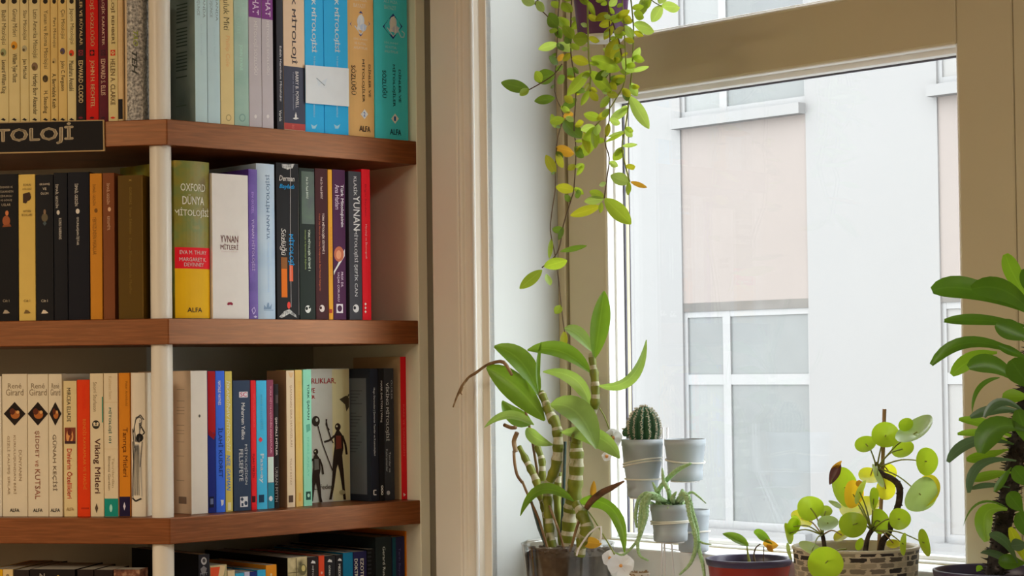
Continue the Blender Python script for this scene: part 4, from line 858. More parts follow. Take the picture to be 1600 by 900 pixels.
# ------------------------------------------------------------------ leaf builders
def shp(kind, t):
    if kind == 'lance': return max(.03, math.sin(math.pi*min(1, t*.97+.015)**.85))**.8
    if kind == 'obov': return max(.05, math.sin(math.pi*min(1, .03+t*.94)**1.55))**.62
    if kind == 'strap': return max(.05, min(1, t*6)**.7*min(1, (1-t)*3.2+.01)**.8)
    return max(.03, math.sin(math.pi*min(1, t*.98+.01)))**.7
def leaf(mb, base, tip, w, m, bend=None, nrm=None, kind='lance', cup=.25, n=12, ctrl=None, wave=0):
    base, tip = Vector(base), Vector(tip)
    c = ctrl if ctrl is not None else (base+tip)/2+(bend or Vector((0, 0, 0)))
    nrm = nrm or (CAM-base).normalized()
    rows = []
    for i in range(n+1):
        t = i/n
        p = base*(1-t)**2+c*2*t*(1-t)+tip*t*t
        T = ((c-base)*(1-t)+(tip-c)*t).normalized()
        sd = T.cross(nrm)
        sd = sd.normalized() if sd.length > 1e-4 else T.orthogonal().normalized()
        nn = sd.cross(T)
        h = w/2*shp(kind, t)
        rows.append([p+sd*h*x-nn*(cup*h*(1-abs(x)**1.25))+nn*wave*h*math.sin(t*9+x*2)*abs(x) for x in (-1, -.55, 0, .55, 1)])
    mb.grid(rows, m, uv=True)
def plf(mb, b0, b1, wpx, m, b, db=0, ctrl=None, tilt=0, kind='lance', cup=.38, dc=None, wave=0):
    """leaf seen from b0 to b1 in the picture, on the plane b (tip db nearer the room)"""
    B = pb(*b0, b); T = pb(*b1, b+db)
    k = pxm(b, *b0)
    c = pb(*ctrl, b+(db/2 if dc is None else dc)) if ctrl else None
    if c is not None: c = (c-(B+T)*.25)*2
    v = (CAM-B).normalized()
    ax = (T-B).normalized()
    nrm = Matrix.Rotation(math.radians(tilt), 3, ax) @ v
    leaf(mb, B, T, wpx*k/max(.35, math.cos(math.radians(tilt))), m, v*.004, nrm, kind, cup, ctrl=c, wave=wave)
def part_leaf(par, *a, name='leaf', label=None, **k):
    mb = MB(); plf(mb, *a, **k); return obj(name, mb, par, smooth=True, label=label)
def ptube(mb, pts, rpx, m, b, n=8, smooth=3, dbs=None):
    P = [pb(x, y, b+(dbs[i] if dbs else 0)) for i, (x, y) in enumerate(pts)]
    k = pxm(b, *pts[0])
    r = [q*k for q in rpx] if isinstance(rpx, (list, tuple)) else rpx*k
    mb.tube(P, r, m, n, smooth)
    return P
def on_sill(px, b, py):
    a, _, z = abz(pb(px, py, b)); return a, z

# ------------------------------------------------------------------ orchid in a glass pot
OB = .15
a, zr = on_sill(887, OB, 848)
k = pxm(OB, 887, 848)
orc = thing('potted_orchid', 'orchid with thick jointed canes and long leaves in a clear glass pot', 'potted plant', W(a, OB, SILL))
R_ = 72*k; oc = W(a, OB, 0)
hp = zr-SILL
mb = MB()
mb.lathe(W(a, OB, SILL), [(.001, .0005), (R_*.80, .0005), (R_*.84, .004), (R_*.93, hp*.5), (R_, hp-.004), (R_*1.02, hp), (R_*.985, hp), (R_*.96, hp-.004), (R_*.90, hp*.5), (R_*.81, .008), (.001, .007)], potglass, 56)
obj('glass_pot', mb, orc, smooth=True, label='clear glass pot')
mb = MB()
mb.lathe(W(a, OB, SILL), [(.001, .0085), (R_*.79, .009), (R_*.885, hp*.5), (R_*.945, hp-.016), (R_*.8, hp-.010), (R_*.4, hp-.006), (.001, hp-.004)], barkm, 40)
rr = random.Random(3)
for i in range(46):
    q = rr.uniform(0, 6.28); r = R_*.88*math.sqrt(rr.random())
    c = W(a+r*math.cos(q), OB+r*math.sin(q), zr-.011+.006*(1-r/R_))
    d = Vector((rr.uniform(-1, 1), rr.uniform(-1, 1), rr.uniform(-.3, .5))).normalized()
    mb.tube([c-d*.007, c, c+d*.007], [.002, .0038, .002], barkm, 5, 1)
obj('bark_mix', mb, orc)
def cane(pts, rpx, db=0, lab=None, start=0):
    mb = MB()
    P = [pb(x, y, OB+db) for x, y in pts]
    k = pxm(OB, *pts[0])
    R = [q*k for q in rpx]
    P, R = spline(P, R, 6)
    # jointed: swell at each node, green and papery lengths alternate
    tot = 0; rr_ = []; seg = []
    for i, p in enumerate(P):
        if i: tot += (P[i]-P[i-1]).length
        ph = (tot/.021+start) % 1
        rr_.append(R[i]*(1+.16*math.exp(-((ph-.5)/.13)**2)-.06*math.cos(2*math.pi*ph)))
        nd = int(tot/.021+start); lim = (.44, .16, .46, .30, .10, .40)[(nd*7+len(pts)) % 6]; seg.append(cane_w if .54 < ph < .54+lim else cane_g)
    rows = []; up = None
    for i, p in enumerate(P):
        t = (P[min(i+1, len(P)-1)]-P[max(i-1, 0)]).normalized()
        up = up or t.orthogonal().normalized(); up = (up-t*up.dot(t)).normalized(); sd = t.cross(up)
        rows.append([p+(up*math.cos(q)+sd*math.sin(q))*rr_[i] for q in [2*math.pi*j/12 for j in range(12)]])
    mb.grid(rows, seg, closed=True, caps=True)
    return obj('cane', mb, orc, smooth=True, label=lab)
cane([(886, 868), (887, 842), (891, 800), (898, 762), (901, 722), (900, 690)], [10, 11, 11, 12, 11, 10], 0, None, .2)
cane([(900, 692), (904, 676), (921, 653), (930, 628), (929, 590), (924, 552)], [9, 8, 7, 7, 6.5, 5], .012, 'upper green cane with the upright leaf')
cane([(868, 868), (861, 845), (857, 803), (856, 762), (868, 730), (872, 694), (869, 664), (861, 650), (852, 628), (845, 612)], [6, 7, 7, 7, 8, 8, 8, 8, 6.5, 5], .02, None, .5)
cane([(858, 868), (852, 800), (843, 770), (836, 747), (822, 719), (811, 698)], [5, 6, 6, 6, 5.5, 3.5], .008, None, .1)
cane([(862, 868), (851, 790), (847, 765), (847, 722), (840, 700), (836, 684)], [5, 5, 5.5, 5.5, 5, 4], -.012, None, .7)
cane([(905, 868), (911, 842), (917, 822), (908, 801), (899, 786)], [8, 9, 10, 9, 6], .03, None, .4)
cane([(880, 868), (872, 800), (870, 768), (874, 738)], [5, 6, 6, 4.5], -.025, None, .3)
for pts, r, db in (([(858, 866), (842, 812), (826, 776), (816, 752)], 2.0, .035), ([(816, 754), (808, 742), (804, 722), (803, 704)], 2.4, .035), ([(806, 706), (803, 690), (808, 676)], 3.6, .035),
                   ([(806, 668), (798, 668), (788, 664)], 3, .035), ([(884, 866), (872, 826), (858, 790)], 1.8, .03), ([(890, 866), (902, 822), (912, 803)], 2.2, .03)):
    mb = MB(); ptube(mb, pts, r, deadm, OB+db); obj('dead_cane', mb, orc, smooth=True, label='dry brown dead cane')
mb = MB(); ptube(mb, [(800, 586), (787, 566), (770, 567), (758, 572), (743, 583), (732, 590), (722, 604), (714, 620), (708, 636)], [2.4, 3, 2.6, 2.2, 2.6, 2, 2.8, 1.8, 1.2], deadm, OB+.045)
ptube(mb, [(724, 602), (720, 612), (722, 617)], [2, 2.2, .8], deadm, OB+.045)
ptube(mb, [(797, 584), (808, 606), (826, 660), (845, 770)], [2.4, 2.4, 2, 2], deadm, OB-.012)
obj('dead_spike', mb, orc, smooth=True, label='dry flower spike arching to one side')
mb = MB(); ptube(mb, [(888, 866), (877, 842), (881, 760), (883, 690)], [2.4]*4, stakem, OB-.02, smooth=1); obj('stake', mb, orc, label='dark green plant stake')
mb = MB(); ptube(mb, [(858, 866), (842, 826), (827, 772)], [2.2]*3, stakem, OB+.03, smooth=1); obj('stake', mb, orc, label='short dark plant stake')
mb = MB(); ptube(mb, [(901, 868), (904, 858), (917, 838), (926, 829), (939, 823), (938, 848)], [1.5]*6, whitepl, OB+.045, smooth=2); obj('wire_hoop', mb, orc, label='white bent wire')
mb = MB(); ptube(mb, [(908, 806), (914, 798), (924, 783), (940, 770), (956, 762), (975, 752)], [2, 4, 5.5, 5.5, 4.5, 1.5], ramp_mat('brown_sheath', [(.35, (.06, .03, .015)), (.6, (.20, .09, .04)), (.75, (.45, .20, .09))], 40, .6, (1, 1, 1))[0], OB+.02); obj('dry_sheath', mb, orc, smooth=True, label='dry brown and orange sheath')
part_leaf(orc, (926, 780), (928, 751), 10, lf_rust, OB+.01, name='dry_sheath', label='small upright orange dry leaf')
part_leaf(orc, (906, 846), (940, 850), 18, lf_rust, OB+.03, name='fallen_leaf', label='fallen orange leaf on the bark', kind='ell')
G, Pl = lf_orchid, lf_orchid_pale
part_leaf(orc, (929, 560), (944, 455), 30, G, OB+.012, .01, tilt=10, kind='ell', ctrl=(938, 505))
part_leaf(orc, (925, 549), (882, 513), 21, Pl, OB+.012, .02, tilt=25, kind='ell', ctrl=(904, 521))
part_leaf(orc, (922, 582), (824, 547), 26, G, OB+.012, .02, tilt=28, ctrl=(878, 547), kind='ell')
part_leaf(orc, (921, 634), (848, 581), 22, Pl, OB+.012, .02, tilt=-24, ctrl=(896, 593))
part_leaf(orc, (936, 603), (1010, 531), 17, Pl, OB+.012, .0, tilt=30, ctrl=(986, 592))
part_leaf(orc, (842, 618), (772, 541), 34, G, OB+.02, .015, tilt=20, ctrl=(815, 563), kind='ell')
part_leaf(orc, (851, 657), (760, 574), 42, G, OB+.03, .02, tilt=-16, ctrl=(803, 604), kind='ell', label='widest dark green leaf')
part_leaf(orc, (842, 612), (846, 534), 7, G, OB+.025, .005, tilt=20, ctrl=(841, 570))
part_leaf(orc, (834, 664), (757, 668), 14, Pl, OB+.03, .015, tilt=30, ctrl=(794, 648))
part_leaf(orc, (830, 662), (785, 626), 28, G, OB-.005, .0, tilt=15, ctrl=(805, 650))
part_leaf(orc, (800, 655), (784, 628), 14, G, OB+.01, .01, tilt=10)
part_leaf(orc, (860, 633), (932, 701), 40, Pl, OB+.035, .015, tilt=-24, ctrl=(903, 642), kind='ell', label='broad pale drooping leaf')
part_leaf(orc, (877, 676), (968, 716), 28, Pl, OB+.02, .02, tilt=20, ctrl=(932, 684), kind='ell')
part_leaf(orc, (824, 668), (864, 695), 20, Pl, OB+.02, .015, tilt=15, ctrl=(836, 684))
part_leaf(orc, (896, 783), (813, 806), 17, G, OB+.035, .01, tilt=28, ctrl=(846, 764), label='narrow leaf low over the pot')
part_leaf(orc, (901, 786), (976, 866), 18, G, OB+.012, .0, tilt=28, ctrl=(956, 797), kind='strap')
def blossom(px, py, b, rpx, seed, lab):
    r = random.Random(seed); mb = MB(); c = pb(px, py, b); v = (CAM-c).normalized()
    x = v.cross(UP).normalized(); y = x.cross(v); k = pxm(b, px, py)
    for i in range(5):
        q = 2*math.pi*i/5+r.uniform(-.2, .2)+.3
        d = x*math.cos(q)+y*math.sin(q)
        leaf(mb, c, c+d*rpx*k+v*rpx*k*r.uniform(.05, .4), rpx*k*1.25, petal, d*.0+v*.004, (v+d*-.3).normalized(), 'ell', .3, 7)
    o = obj('blossom', mb, orc, smooth=True, label=lab)
    mb = MB()
    mb.lathe(c+v*.001, [(.0002, .010), (.0018, .009), (.0026, .005), (.0016, .001), (.0003, 0)], lipm, 10, axis=v)
    obj('lip', mb, o, smooth=True, label='orange lip in the middle of the flower')
blossom(970, 884, OB+.02, 22, 1, 'white flower hanging beside the glass pot')
blossom(953, 872, OB+.01, 13, 5, 'white flower half behind the pot rim')
blossom(958, 684, OB-.01, 15, 2, 'white flower behind the drooping leaves')
blossom(948, 713, OB-.01, 8, 3, 'small white flower below the drooping leaf tip')
mb = MB(); ptube(mb, [(899, 786), (920, 800), (945, 840), (958, 862), (964, 876)], 1.1, vine_gr, OB+.014)
obj('flower_stem', mb, orc, smooth=True); mb = MB()
ptube(mb, [(929, 626), (944, 650), (956, 682)], 1.1, vine_gr, OB-.008); 
obj('flower_stem', mb, orc, smooth=True)

# ------------------------------------------------------------------ hanging plant
HB = .165
a0, b0_, z0 = abz(pb(940, 62, HB)); k = pxm(HB, 940, 40)
zbot = z0+.004; rb = 36*k; rt = 47*k; hpz = .088
hang = thing('hanging_plant', 'trailing plant hanging from a purple pot high in front of the window', 'potted plant', W(a0, HB, zbot))
mb = MB()
prof = [(.001, .001), (rb, 0), (rb+.001, .002), (rt, hpz), (rt+.002, hpz+.001), (rt+.002, hpz+.008), (rt-.001, hpz+.008), (rt-.002, hpz-.002), (rb-.002, .004), (.001, .004)]
mb.lathe(W(a0, HB, zbot), prof, purp, 48); obj('pot', mb, hang, smooth=True, label='purple plastic pot')
mb = MB(); mb.lathe(W(a0, HB, zbot-.006), [(.001, .001), (rb*.9, 0), (rb+.001, .006), (rb-.001, .006), (rb*.88, .002), (.001, .002)], whitepl, 40); obj('saucer', mb, hang, smooth=True, label='white saucer under the pot')
mb = MB(); mb.lathe(W(a0, HB, zbot), [(.001, hpz-.004), (rt-.004, hpz-.006)], soilm, 30); obj('soil', mb, hang)
mb = MB()
hk = W(a0, HB, ZT+.05)
for i in range(3):
    q = 2.1*i+.4
    mb.tube([W(a0+rt*math.cos(q), HB+rt*math.sin(q), zbot+hpz+.006), hk], .0009, whitepl, 6, 1)
mb.tube([W(a0, BW-.004, ZT+.055), W(a0, HB-.004, ZT+.057), W(a0, HB, ZT+.052)], .0022, whitepl, 8, 2)
obj('hanger', mb, hang, label='white cords up to a hook')
VD, VG = vine_br, vine_gr
vines = [
 ([(905, -34), (885, -30), (874, 0), (870, 83), (867, 143), (880, 180), (872, 213), (868, 253), (868, 293), (863, 327), (860, 360), (867, 397), (873, 437), (877, 477), (881, 510), (888, 548)], VD, .9, -.026),
 ([(912, -34), (896, -24), (893, 0), (892, 83), (900, 133), (897, 200), (900, 233), (897, 293), (892, 313), (880, 353), (875, 383), (866, 402), (847, 418)], VD, 1.1, .012),
 ([(925, -34), (919, -20), (918, 10), (920, 90), (923, 110), (922, 143)], VG, 1.4, .055),
 ([(950, -34), (947, -10), (955, 28), (967, 63), (972, 93)], VD, 1.1, .055),
 ([(975, -34), (983, -18), (988, 20), (990, 50), (988, 100), (983, 157), (977, 200), (972, 230), (978, 262), (984, 284)], VG, 1.3, .02),
 ([(945, -34), (952, 30), (953, 113), (952, 187), (945, 220), (952, 247), (948, 280), (944, 310)], VD, .9, .055),
 ([(970, -34), (976, 60), (977, 123), (962, 155), (945, 180), (930, 197)], VG, 1.0, .055),
 ([(900, -34), (866, -24), (846, -4), (836, 6), (850, 20), (856, 26)], VD, .9, .02),
 ([(878, 100), (866, 116), (845, 130), (827, 140)], VD, .9, .015),
 ([(985, -34), (1006, -20), (1018, 0), (1034, 10)], VG, .9, .0),
]
D_, G_, P_, Y_, O_ = lf_hang_dark, lf_hang, lf_hang_pale, lf_yellow, lf_rust
leaves = {
 0: [((867, 153), (835, 158), 15, D_), ((868, 116), (835, 124), 24, D_), ((872, 68), (841, 77), 14, P_), ((873, 66), (894, 80), 17, P_), ((878, 172), (901, 154), 14, D_), ((868, 232), (897, 240), 17, O_), ((868, 272), (853, 242), 15, Y_),
     ((868, 292), (898, 297), 16, lf_yellow), ((863, 357), (881, 361), 12, D_), ((862, 372), (858, 404), 8, G_), ((877, 477), (867, 490), 13, G_), ((882, 517), (880, 546), 12, Y_), ((872, 100), (858, 88), 12, D_), ((871, 40), (858, 20), 16, D_),
     ((873, 26), (888, 43), 16, G_), ((868, 200), (862, 178), 11, G_), ((869, 240), (880, 262), 12, Y_), ((874, 12), (862, 2), 12, G_), ((880, 182), (896, 178), 12, O_), ((873, 96), (880, 84), 10, O_), ((877, 60), (868, 42), 13, D_), ((871, 130), (882, 118), 12, D_)],
 1: [((881, 188), (908, 216), 22, D_), ((897, 60), (880, 40), 17, G_), ((893, 90), (920, 99), 16, Y_), ((882, 186), (859, 191), 14, G_), ((900, 262), (912, 256), 9, G_), ((901, 274), (913, 257), 8, G_), ((898, 306), (908, 300), 12, D_), ((892, 315), (882, 305), 10, D_),
     ((875, 393), (917, 384), 9, D_), ((850, 417), (886, 407), 19, G_), ((847, 422), (812, 451), 18, G_), ((854, 428), (860, 446), 10, P_), ((893, 20), (878, 4), 16, G_), ((894, 46), (906, 32), 13, G_), ((897, 120), (886, 108), 14, D_), ((897, 146), (908, 138), 13, Y_),
     ((897, 230), (912, 246), 14, D_), ((893, 66), (882, 58), 14, D_), ((880, 355), (873, 375), 8, D_), ((898, 196), (912, 190), 11, Y_), ((900, 240), (916, 226), 12, Y_), ((896, 160), (882, 150), 13, Y_)],
 2: [((920, 61), (895, 61), 22, G_), ((923, 91), (969, 109), 23, G_), ((921, 110), (886, 149), 18, G_), ((922, 112), (956, 144), 20, G_), ((919, 8), (905, -8), 12, G_), ((918, 2), (930, 24), 9, G_), ((922, 130), (914, 142), 10, Y_), ((922, 143), (934, 158), 12, Y_), ((921, 140), (908, 165), 10, G_)],
 3: [((950, 20), (930, 32), 12, Y_), ((956, 34), (936, 40), 13, Y_), ((957, 36), (974, 20), 13, G_), ((958, 40), (944, 62), 12, Y_), ((966, 60), (948, 94), 22, Y_), ((972, 92), (990, 113), 18, P_), ((970, 80), (962, 100), 14, G_), ((963, 28), (984, 16), 12, Y_), ((952, 10), (964, -2), 12, P_), ((960, 46), (972, 60), 12, G_)],
 4: [((990, 38), (1022, 49), 18, P_), ((988, 98), (1000, 74), 12, P_), ((986, 112), (1014, 104), 8, P_), ((984, 150), (1014, 201), 20, P_), ((982, 168), (953, 189), 14, P_), ((976, 205), (950, 214), 6, P_), ((972, 228), (996, 226), 7, P_), ((974, 234), (958, 250), 15, G_), ((984, 285), (954, 274), 20, P_),
     ((985, 284), (1011, 293), 8, O_), ((983, 284), (981, 305), 9, G_), ((989, 60), (976, 40), 14, P_), ((990, 20), (1006, 28), 14, G_), ((988, 90), (974, 110), 15, P_), ((984, 130), (996, 150), 14, P_), ((976, 200), (988, 214), 12, P_)],
 5: [((952, 112), (930, 124), 15, D_), ((953, 122), (970, 130), 15, lf_hang_dark), ((948, 214), (951, 192), 9, Y_), ((946, 222), (976, 207), 6, G_), ((944, 308), (921, 299), 14, G_), ((943, 311), (913, 315), 14, P_), ((945, 310), (986, 350), 26, G_), ((940, 316), (938, 333), 8, G_), ((938, 322), (891, 337), 16, Y_), ((953, 150), (938, 168), 12, G_), ((951, 176), (932, 186), 12, Y_)],
 6: [((976, 118), (956, 132), 16, Y_), ((966, 150), (948, 146), 12, Y_), ((940, 186), (912, 178), 15, G_), ((930, 197), (908, 204), 14, P_), ((928, 198), (914, 244), 22, G_), ((930, 198), (930, 232), 14, G_), ((934, 194), (932, 212), 12, P_), ((977, 140), (980, 158), 12, D_), ((912, 206), (920, 240), 12, Y_)],
 7: [((836, 5), (814, -4), 18, P_), ((856, 26), (872, 42), 19, D_), ((850, 18), (838, 2), 13, P_)],
 8: [((827, 140), (783, 129), 20, D_), ((826, 138), (812, 149), 12, G_), ((846, 128), (836, 112), 15, G_)],
 9: [((1034, 8), (1018, 34), 18, P_), ((1034, 10), (1062, 12), 17, P_), ((1018, 0), (1000, 14), 14, G_), ((1030, 6), (1040, -12), 15, P_), ((1012, -8), (998, 26), 16, G_)],
}
rr = random.Random(11)
for i, (pts, m, r, db) in enumerate(vines):
    mb = MB(); n = len(pts)
    P = [pb(x, y, HB+min(db, db*(1 if y > -20 else .3))) for x, y in pts]
    k = pxm(HB, *pts[0]); mb.tube(P, r*k, m, 6, 3)
    v = obj('vine', mb, hang, smooth=True)
    mb = MB()
    for b0, b1, w, mm in leaves[i]:
        plf(mb, b0, b1, w, mm, HB+db, rr.uniform(-.004, .022), tilt=rr.uniform(-30, 30), kind='ell', cup=rr.uniform(.1, .5))
    # smaller leaves in pairs between the large ones
    sp, _ = spline([Vector((x, y, 0)) for x, y in pts], [1]*n, 5)
    side = 1; last = -99
    for q, q2 in zip(sp, sp[1:]):
        if q.y < -6 or q.y > 300 or i in (7, 8, 9): continue
        if abs(q.y-last) < (15 if q.y < 150 else 30): continue
        last = q.y; side = -side
        ang = rr.uniform(-.5, .9); L_ = rr.uniform(10, 19)
        if q.x < 880 and side < 0: L_ *= .7
        plf(mb, (q.x, q.y), (q.x+side*L_*math.cos(ang), q.y+L_*math.sin(ang)), L_*rr.uniform(.5, .72), rr.choice([D_, D_, G_, G_, Y_] if i < 2 else [G_, G_, P_, Y_]), HB+db, rr.uniform(0, .02), tilt=rr.uniform(-35, 35), kind='ell', cup=rr.uniform(.2, .6))
    obj('foliage', mb, v, smooth=True)

# ------------------------------------------------------------------ small grey pots on their wire stand
GB = .125
def greypot(px, rimy, hw, boty, hwb, b, name, lab, bands, label_grp='small grey pots on the wire stand'):
    a, _, zr = abz(pb(px, rimy, b)); k = pxm(b, px, rimy)
    _, _, zb = abz(pb(px, boty, b)); R, r = hw*k, hwb*k; h = zr-zb
    t = thing(name, lab, 'plant pot' if name == 'plant_pot' else 'potted plant', W(a, b, zb), label_grp if name == 'plant_pot' else None)
    mb = MB()
    lip = .012
    mb.lathe(W(a, b, zb), [(.0005, .0005), (r*.94, 0), (r, .001), (r*1.02, lip), (r*1.0, lip+.001), (R*.90, h*.55), (R*.91, h*.56), (R*.97, h-.010), (R, h-.009), (R, h), (R-.0016, h), (R*.93, h-.012), (r*.9, .004), (.0005, .004)], greyp, 44)
    obj('pot', mb, t, smooth=True)
    mb = MB(); mb.lathe(W(a, b, zb), [(.0005, h-.007), (R*.5, h-.0075), (R*.955, h-.009)], soilm, 24); obj('soil', mb, t)
    for y, tl in bands:
        _, _, zz = abz(pb(px, y, b)); f = (zz-zb)/h; rr_ = r*1.0+(R*.97-r)*f+.0014
        mb = MB()
        mb.tube([W(a+rr_*math.cos(q), b+rr_*math.sin(q), zz+tl*k*math.cos(q)) for q in [2*math.pi*i/36 for i in range(37)]], .0013, bandm, 6, 1, caps=False)
        obj('band', mb, t, smooth=True, label='pale cord tied round the pot')
    return t, a, zr, zb, R, k
t1, ca, zr, zb, R, k = greypot(1003.2, 686, 32.6, 776, 23.6, GB, 'potted_cactus', 'round ribbed cactus in a grey pot tied to a wire stand', [(725, 6), (721, 6), (748, 0)])
mb = MB(); cc = W(ca+.004, GB, zr-.008); cr = 22.5*k; ch = 61*k
rows = []
nr = 13
for i in range(17):
    f = i/16; rad = cr*(math.sin(math.pi*min(1, .16+.84*f*.995))**.55) if f < 1 else .0003
    if f > .96: rad *= .55
    rows.append([cc+WD*(rad*(1+.13*math.cos(nr*q))*math.cos(q))+NI*(rad*(1+.13*math.cos(nr*q))*math.sin(q))+UP*(ch*f) for q in [2*math.pi*j/(nr*8) for j in range(nr*8)]])
mb.grid(rows, cact, closed=True, caps=True)
cb = obj('cactus_body', mb, t1, smooth=True)
mb = MB(); rr = random.Random(5)
for j in range(nr):
    q = 2*math.pi*j/nr
    for i in range(2, 17):
        f = i/16.5; rad = cr*(math.sin(math.pi*min(1, .16+.84*f*.995))**.55)*1.13
        if f > .96: rad *= .5
        c = cc+WD*rad*math.cos(q)+NI*rad*math.sin(q)+UP*ch*f
        nd = (WD*math.cos(q)+NI*math.sin(q)+UP*(f-.4)).normalized()
        for s in range(6):
            d = (nd+Vector((rr.uniform(-1, 1), rr.uniform(-1, 1), rr.uniform(-1, 1)))*.9).normalized()
            mb.tube([c, c+d*.0036], [.0007, .0003], spine, 3, 1)
obj('spines', mb, cb, label='pale woolly spines along the ribs')
mb = MB(); c2 = pb(980.5, 682, GB+.018)
rows = [[c2+WD*(7.5*k*math.sin(math.pi*min(1, .2+.8*f))**.6*(1+.12*math.cos(8*q))*math.cos(q)+0)+NI*(7.5*k*math.sin(math.pi*min(1, .2+.8*f))**.6*(1+.12*math.cos(8*q))*math.sin(q))+UP*(f*15*k) for q in [2*math.pi*j/32 for j in range(32)]] for f in [i/8*.99 for i in range(9)]]
mb.grid(rows, cact, closed=True, caps=True)
for s in range(40):
    d = Vector((rr.uniform(-1, 1), rr.uniform(-1, 1), rr.uniform(-.3, 1))).normalized(); c = c2+UP*7*k+d*7*k
    mb.tube([c, c+d*.004], [.0005, .0002], spine, 3, 1)
obj('offset', mb, t1, smooth=True, label='small baby cactus at the side')
t2, *_g = greypot(1070.2, 686, 32.4, 750, 27, GB-.02, 'plant_pot', 'grey pot with no plant showing, level with the cactus pot', [(720, -3)])
t4, *_g = greypot(1083, 796, 26, 861, 23.5, GB-.035, 'plant_pot', 'lowest grey pot, half hidden behind the trailing succulent', [(831, 2)])
t3, sa, szr, szb, sR, sk = greypot(1047, 787, 31.4, 845, 26.5, GB+.035, 'potted_succulent', 'trailing succulent with long beaded stems in a grey pot', [(817, 2), (814, 1)])
SB = GB+.035
def q5(x, y): return (940+x/3.104, 610+y/3.104)
for pts, r, db in (
    ([(330, 545), (250, 520), (205, 530), (190, 600), (185, 660), (178, 720), (110, 795), (60, 785)], [4.5, 6, 6, 5.5, 4.5, 3.5, 3, 1.6], .045),
    ([(320, 545), (245, 505), (215, 545), (212, 610), (190, 690), (175, 740), (185, 800), (225, 825)], [4.5, 7, 7.5, 6.5, 5, 4, 3.2, 2], .05),
    ([(300, 545), (235, 500), (185, 520), (165, 600), (170, 665)], [4, 4.5, 4.5, 4, 2.4], .035),
    ([(360, 545), (400, 500), (418, 540), (430, 610), (455, 700), (455, 770), (430, 840), (380, 892)], [4.5, 6, 6, 5.5, 5, 4.5, 4, 2.4], .045),
    ([(370, 545), (415, 510), (440, 590), (462, 670), (470, 760), (490, 840), (500, 905)], [4.5, 5, 5, 4.5, 4.5, 4, 3], .04),
    ([(290, 545), (275, 490), (320, 430), (370, 385), (432, 355)], [4, 5, 5.5, 5.5, 3], .01),
    ([(330, 545), (325, 490), (302, 440), (294, 380)], [4, 5, 4.5, 2.2], .02),
    ([(300, 545), (268, 490), (248, 446)], [4, 4.5, 2], .03),
    ([(350, 548), (345, 520), (362, 492)], [5, 5.5, 2], .03),
    ([(365, 548), (388, 505), (392, 480)], [5, 6, 2.5], .02),
    ([(380, 548), (430, 495), (470, 515), (506, 548)], [3, 3, 2.4, 1.2], .01),
    ([(440, 690), (480, 735), (532, 748)], [3, 3, 1.4], .04)):
    mb = MB()
    P = [q5(*p) for p in pts]; dbs = [0 if i == 0 else db for i in range(len(P))]
    ptube(mb, P, [q*.7 for q in r], trailm, SB, 8, 4, dbs)
    # rows of small bumps along the stem
    PP, RR = spline([pb(x, y, SB+dbs[i]) for i, (x, y) in enumerate(P)], [q*.7*sk for q in r], 7)
    for i, (p, rad) in enumerate(zip(PP, RR)):
        for j in range(4):
            q = j*math.pi/2+i*.8
            d = (UP.cross(NI)*math.cos(q)+NI*math.sin(q)+UP*.2*math.cos(q*2)).normalized()
            mb.tube([p+d*rad*.7, p+d*rad*1.35], [rad*.4, rad*.1], trailm, 4, 1)
    obj('trailing_stem', mb, t3, smooth=True)
mb = MB(); rr = random.Random(9)
for i in range(34):
    q = rr.uniform(0, 6.28); r = sR*.85*math.sqrt(rr.random()); c = W(sa+r*math.cos(q), SB+r*math.sin(q), szr-.007)
    d = (WD*rr.uniform(-1, 1)+NI*rr.uniform(-1, 1)+UP*rr.uniform(.7, 1.6)).normalized()*rr.uniform(.008, .016)
    mb.tube([c, c+d*.6, c+d], [.0022, .0026, .0006], trailm, 6, 2)
obj('rosette', mb, t3, smooth=True, label='short upright shoots in the middle')
st = thing('wire_stand', 'white wire stand carrying the four small grey pots', 'plant stand', W(-.47, GB+.005, SILL))
mb = MB()
sa0 = abz(pb(1037, 850, GB))[0]; sa1 = abz(pb(1037, 740, .066))[0]
for dx, bx in ((-.003, .0), (.003, .004), (.008, -.004)):
    mb.tube([W(sa0+dx*2.2, GB+bx, SILL+.004), W(sa1+dx*.6, .066+bx, abz(pb(1037, 740, .066))[2]), W(sa1+dx*.4, .064+bx, abz(pb(1037, 668, .064))[2])], .0013, whitepl, 8, 1)
obj('upright', mb, st, smooth=True)
mb = MB(); mb.lathe(W(sa0, GB, SILL), [(.0005, .0005), (.040, 0), (.041, .002), (.036, .005), (.0005, .006)], whitepl, 40); obj('base', mb, st, smooth=True)
for px, y, b, hw in ((1003.2, 776, GB, 23.6), (1070.2, 750, GB-.02, 27), (1083, 861, GB-.035, 23.5), (1047, 845, GB+.035, 26.5)):
    a, _, z = abz(pb(px, y, b)); k = pxm(b, px, y); mb = MB()
    mb.tube([W(a+hw*.8*k*math.cos(q), b+hw*.8*k*math.sin(q), z-.0014) for q in [2*math.pi*i/30 for i in range(31)]], .0011, whitepl, 6, 1, caps=False)
    e = W(a, b, z); c = W(sa1, .07, z); d = (c-e).normalized()
    mb.tube([e+d*hw*.8*k-UP*.0014, c-UP*.0014], .0011, whitepl, 6, 1)
    obj('cradle', mb, st, smooth=True)
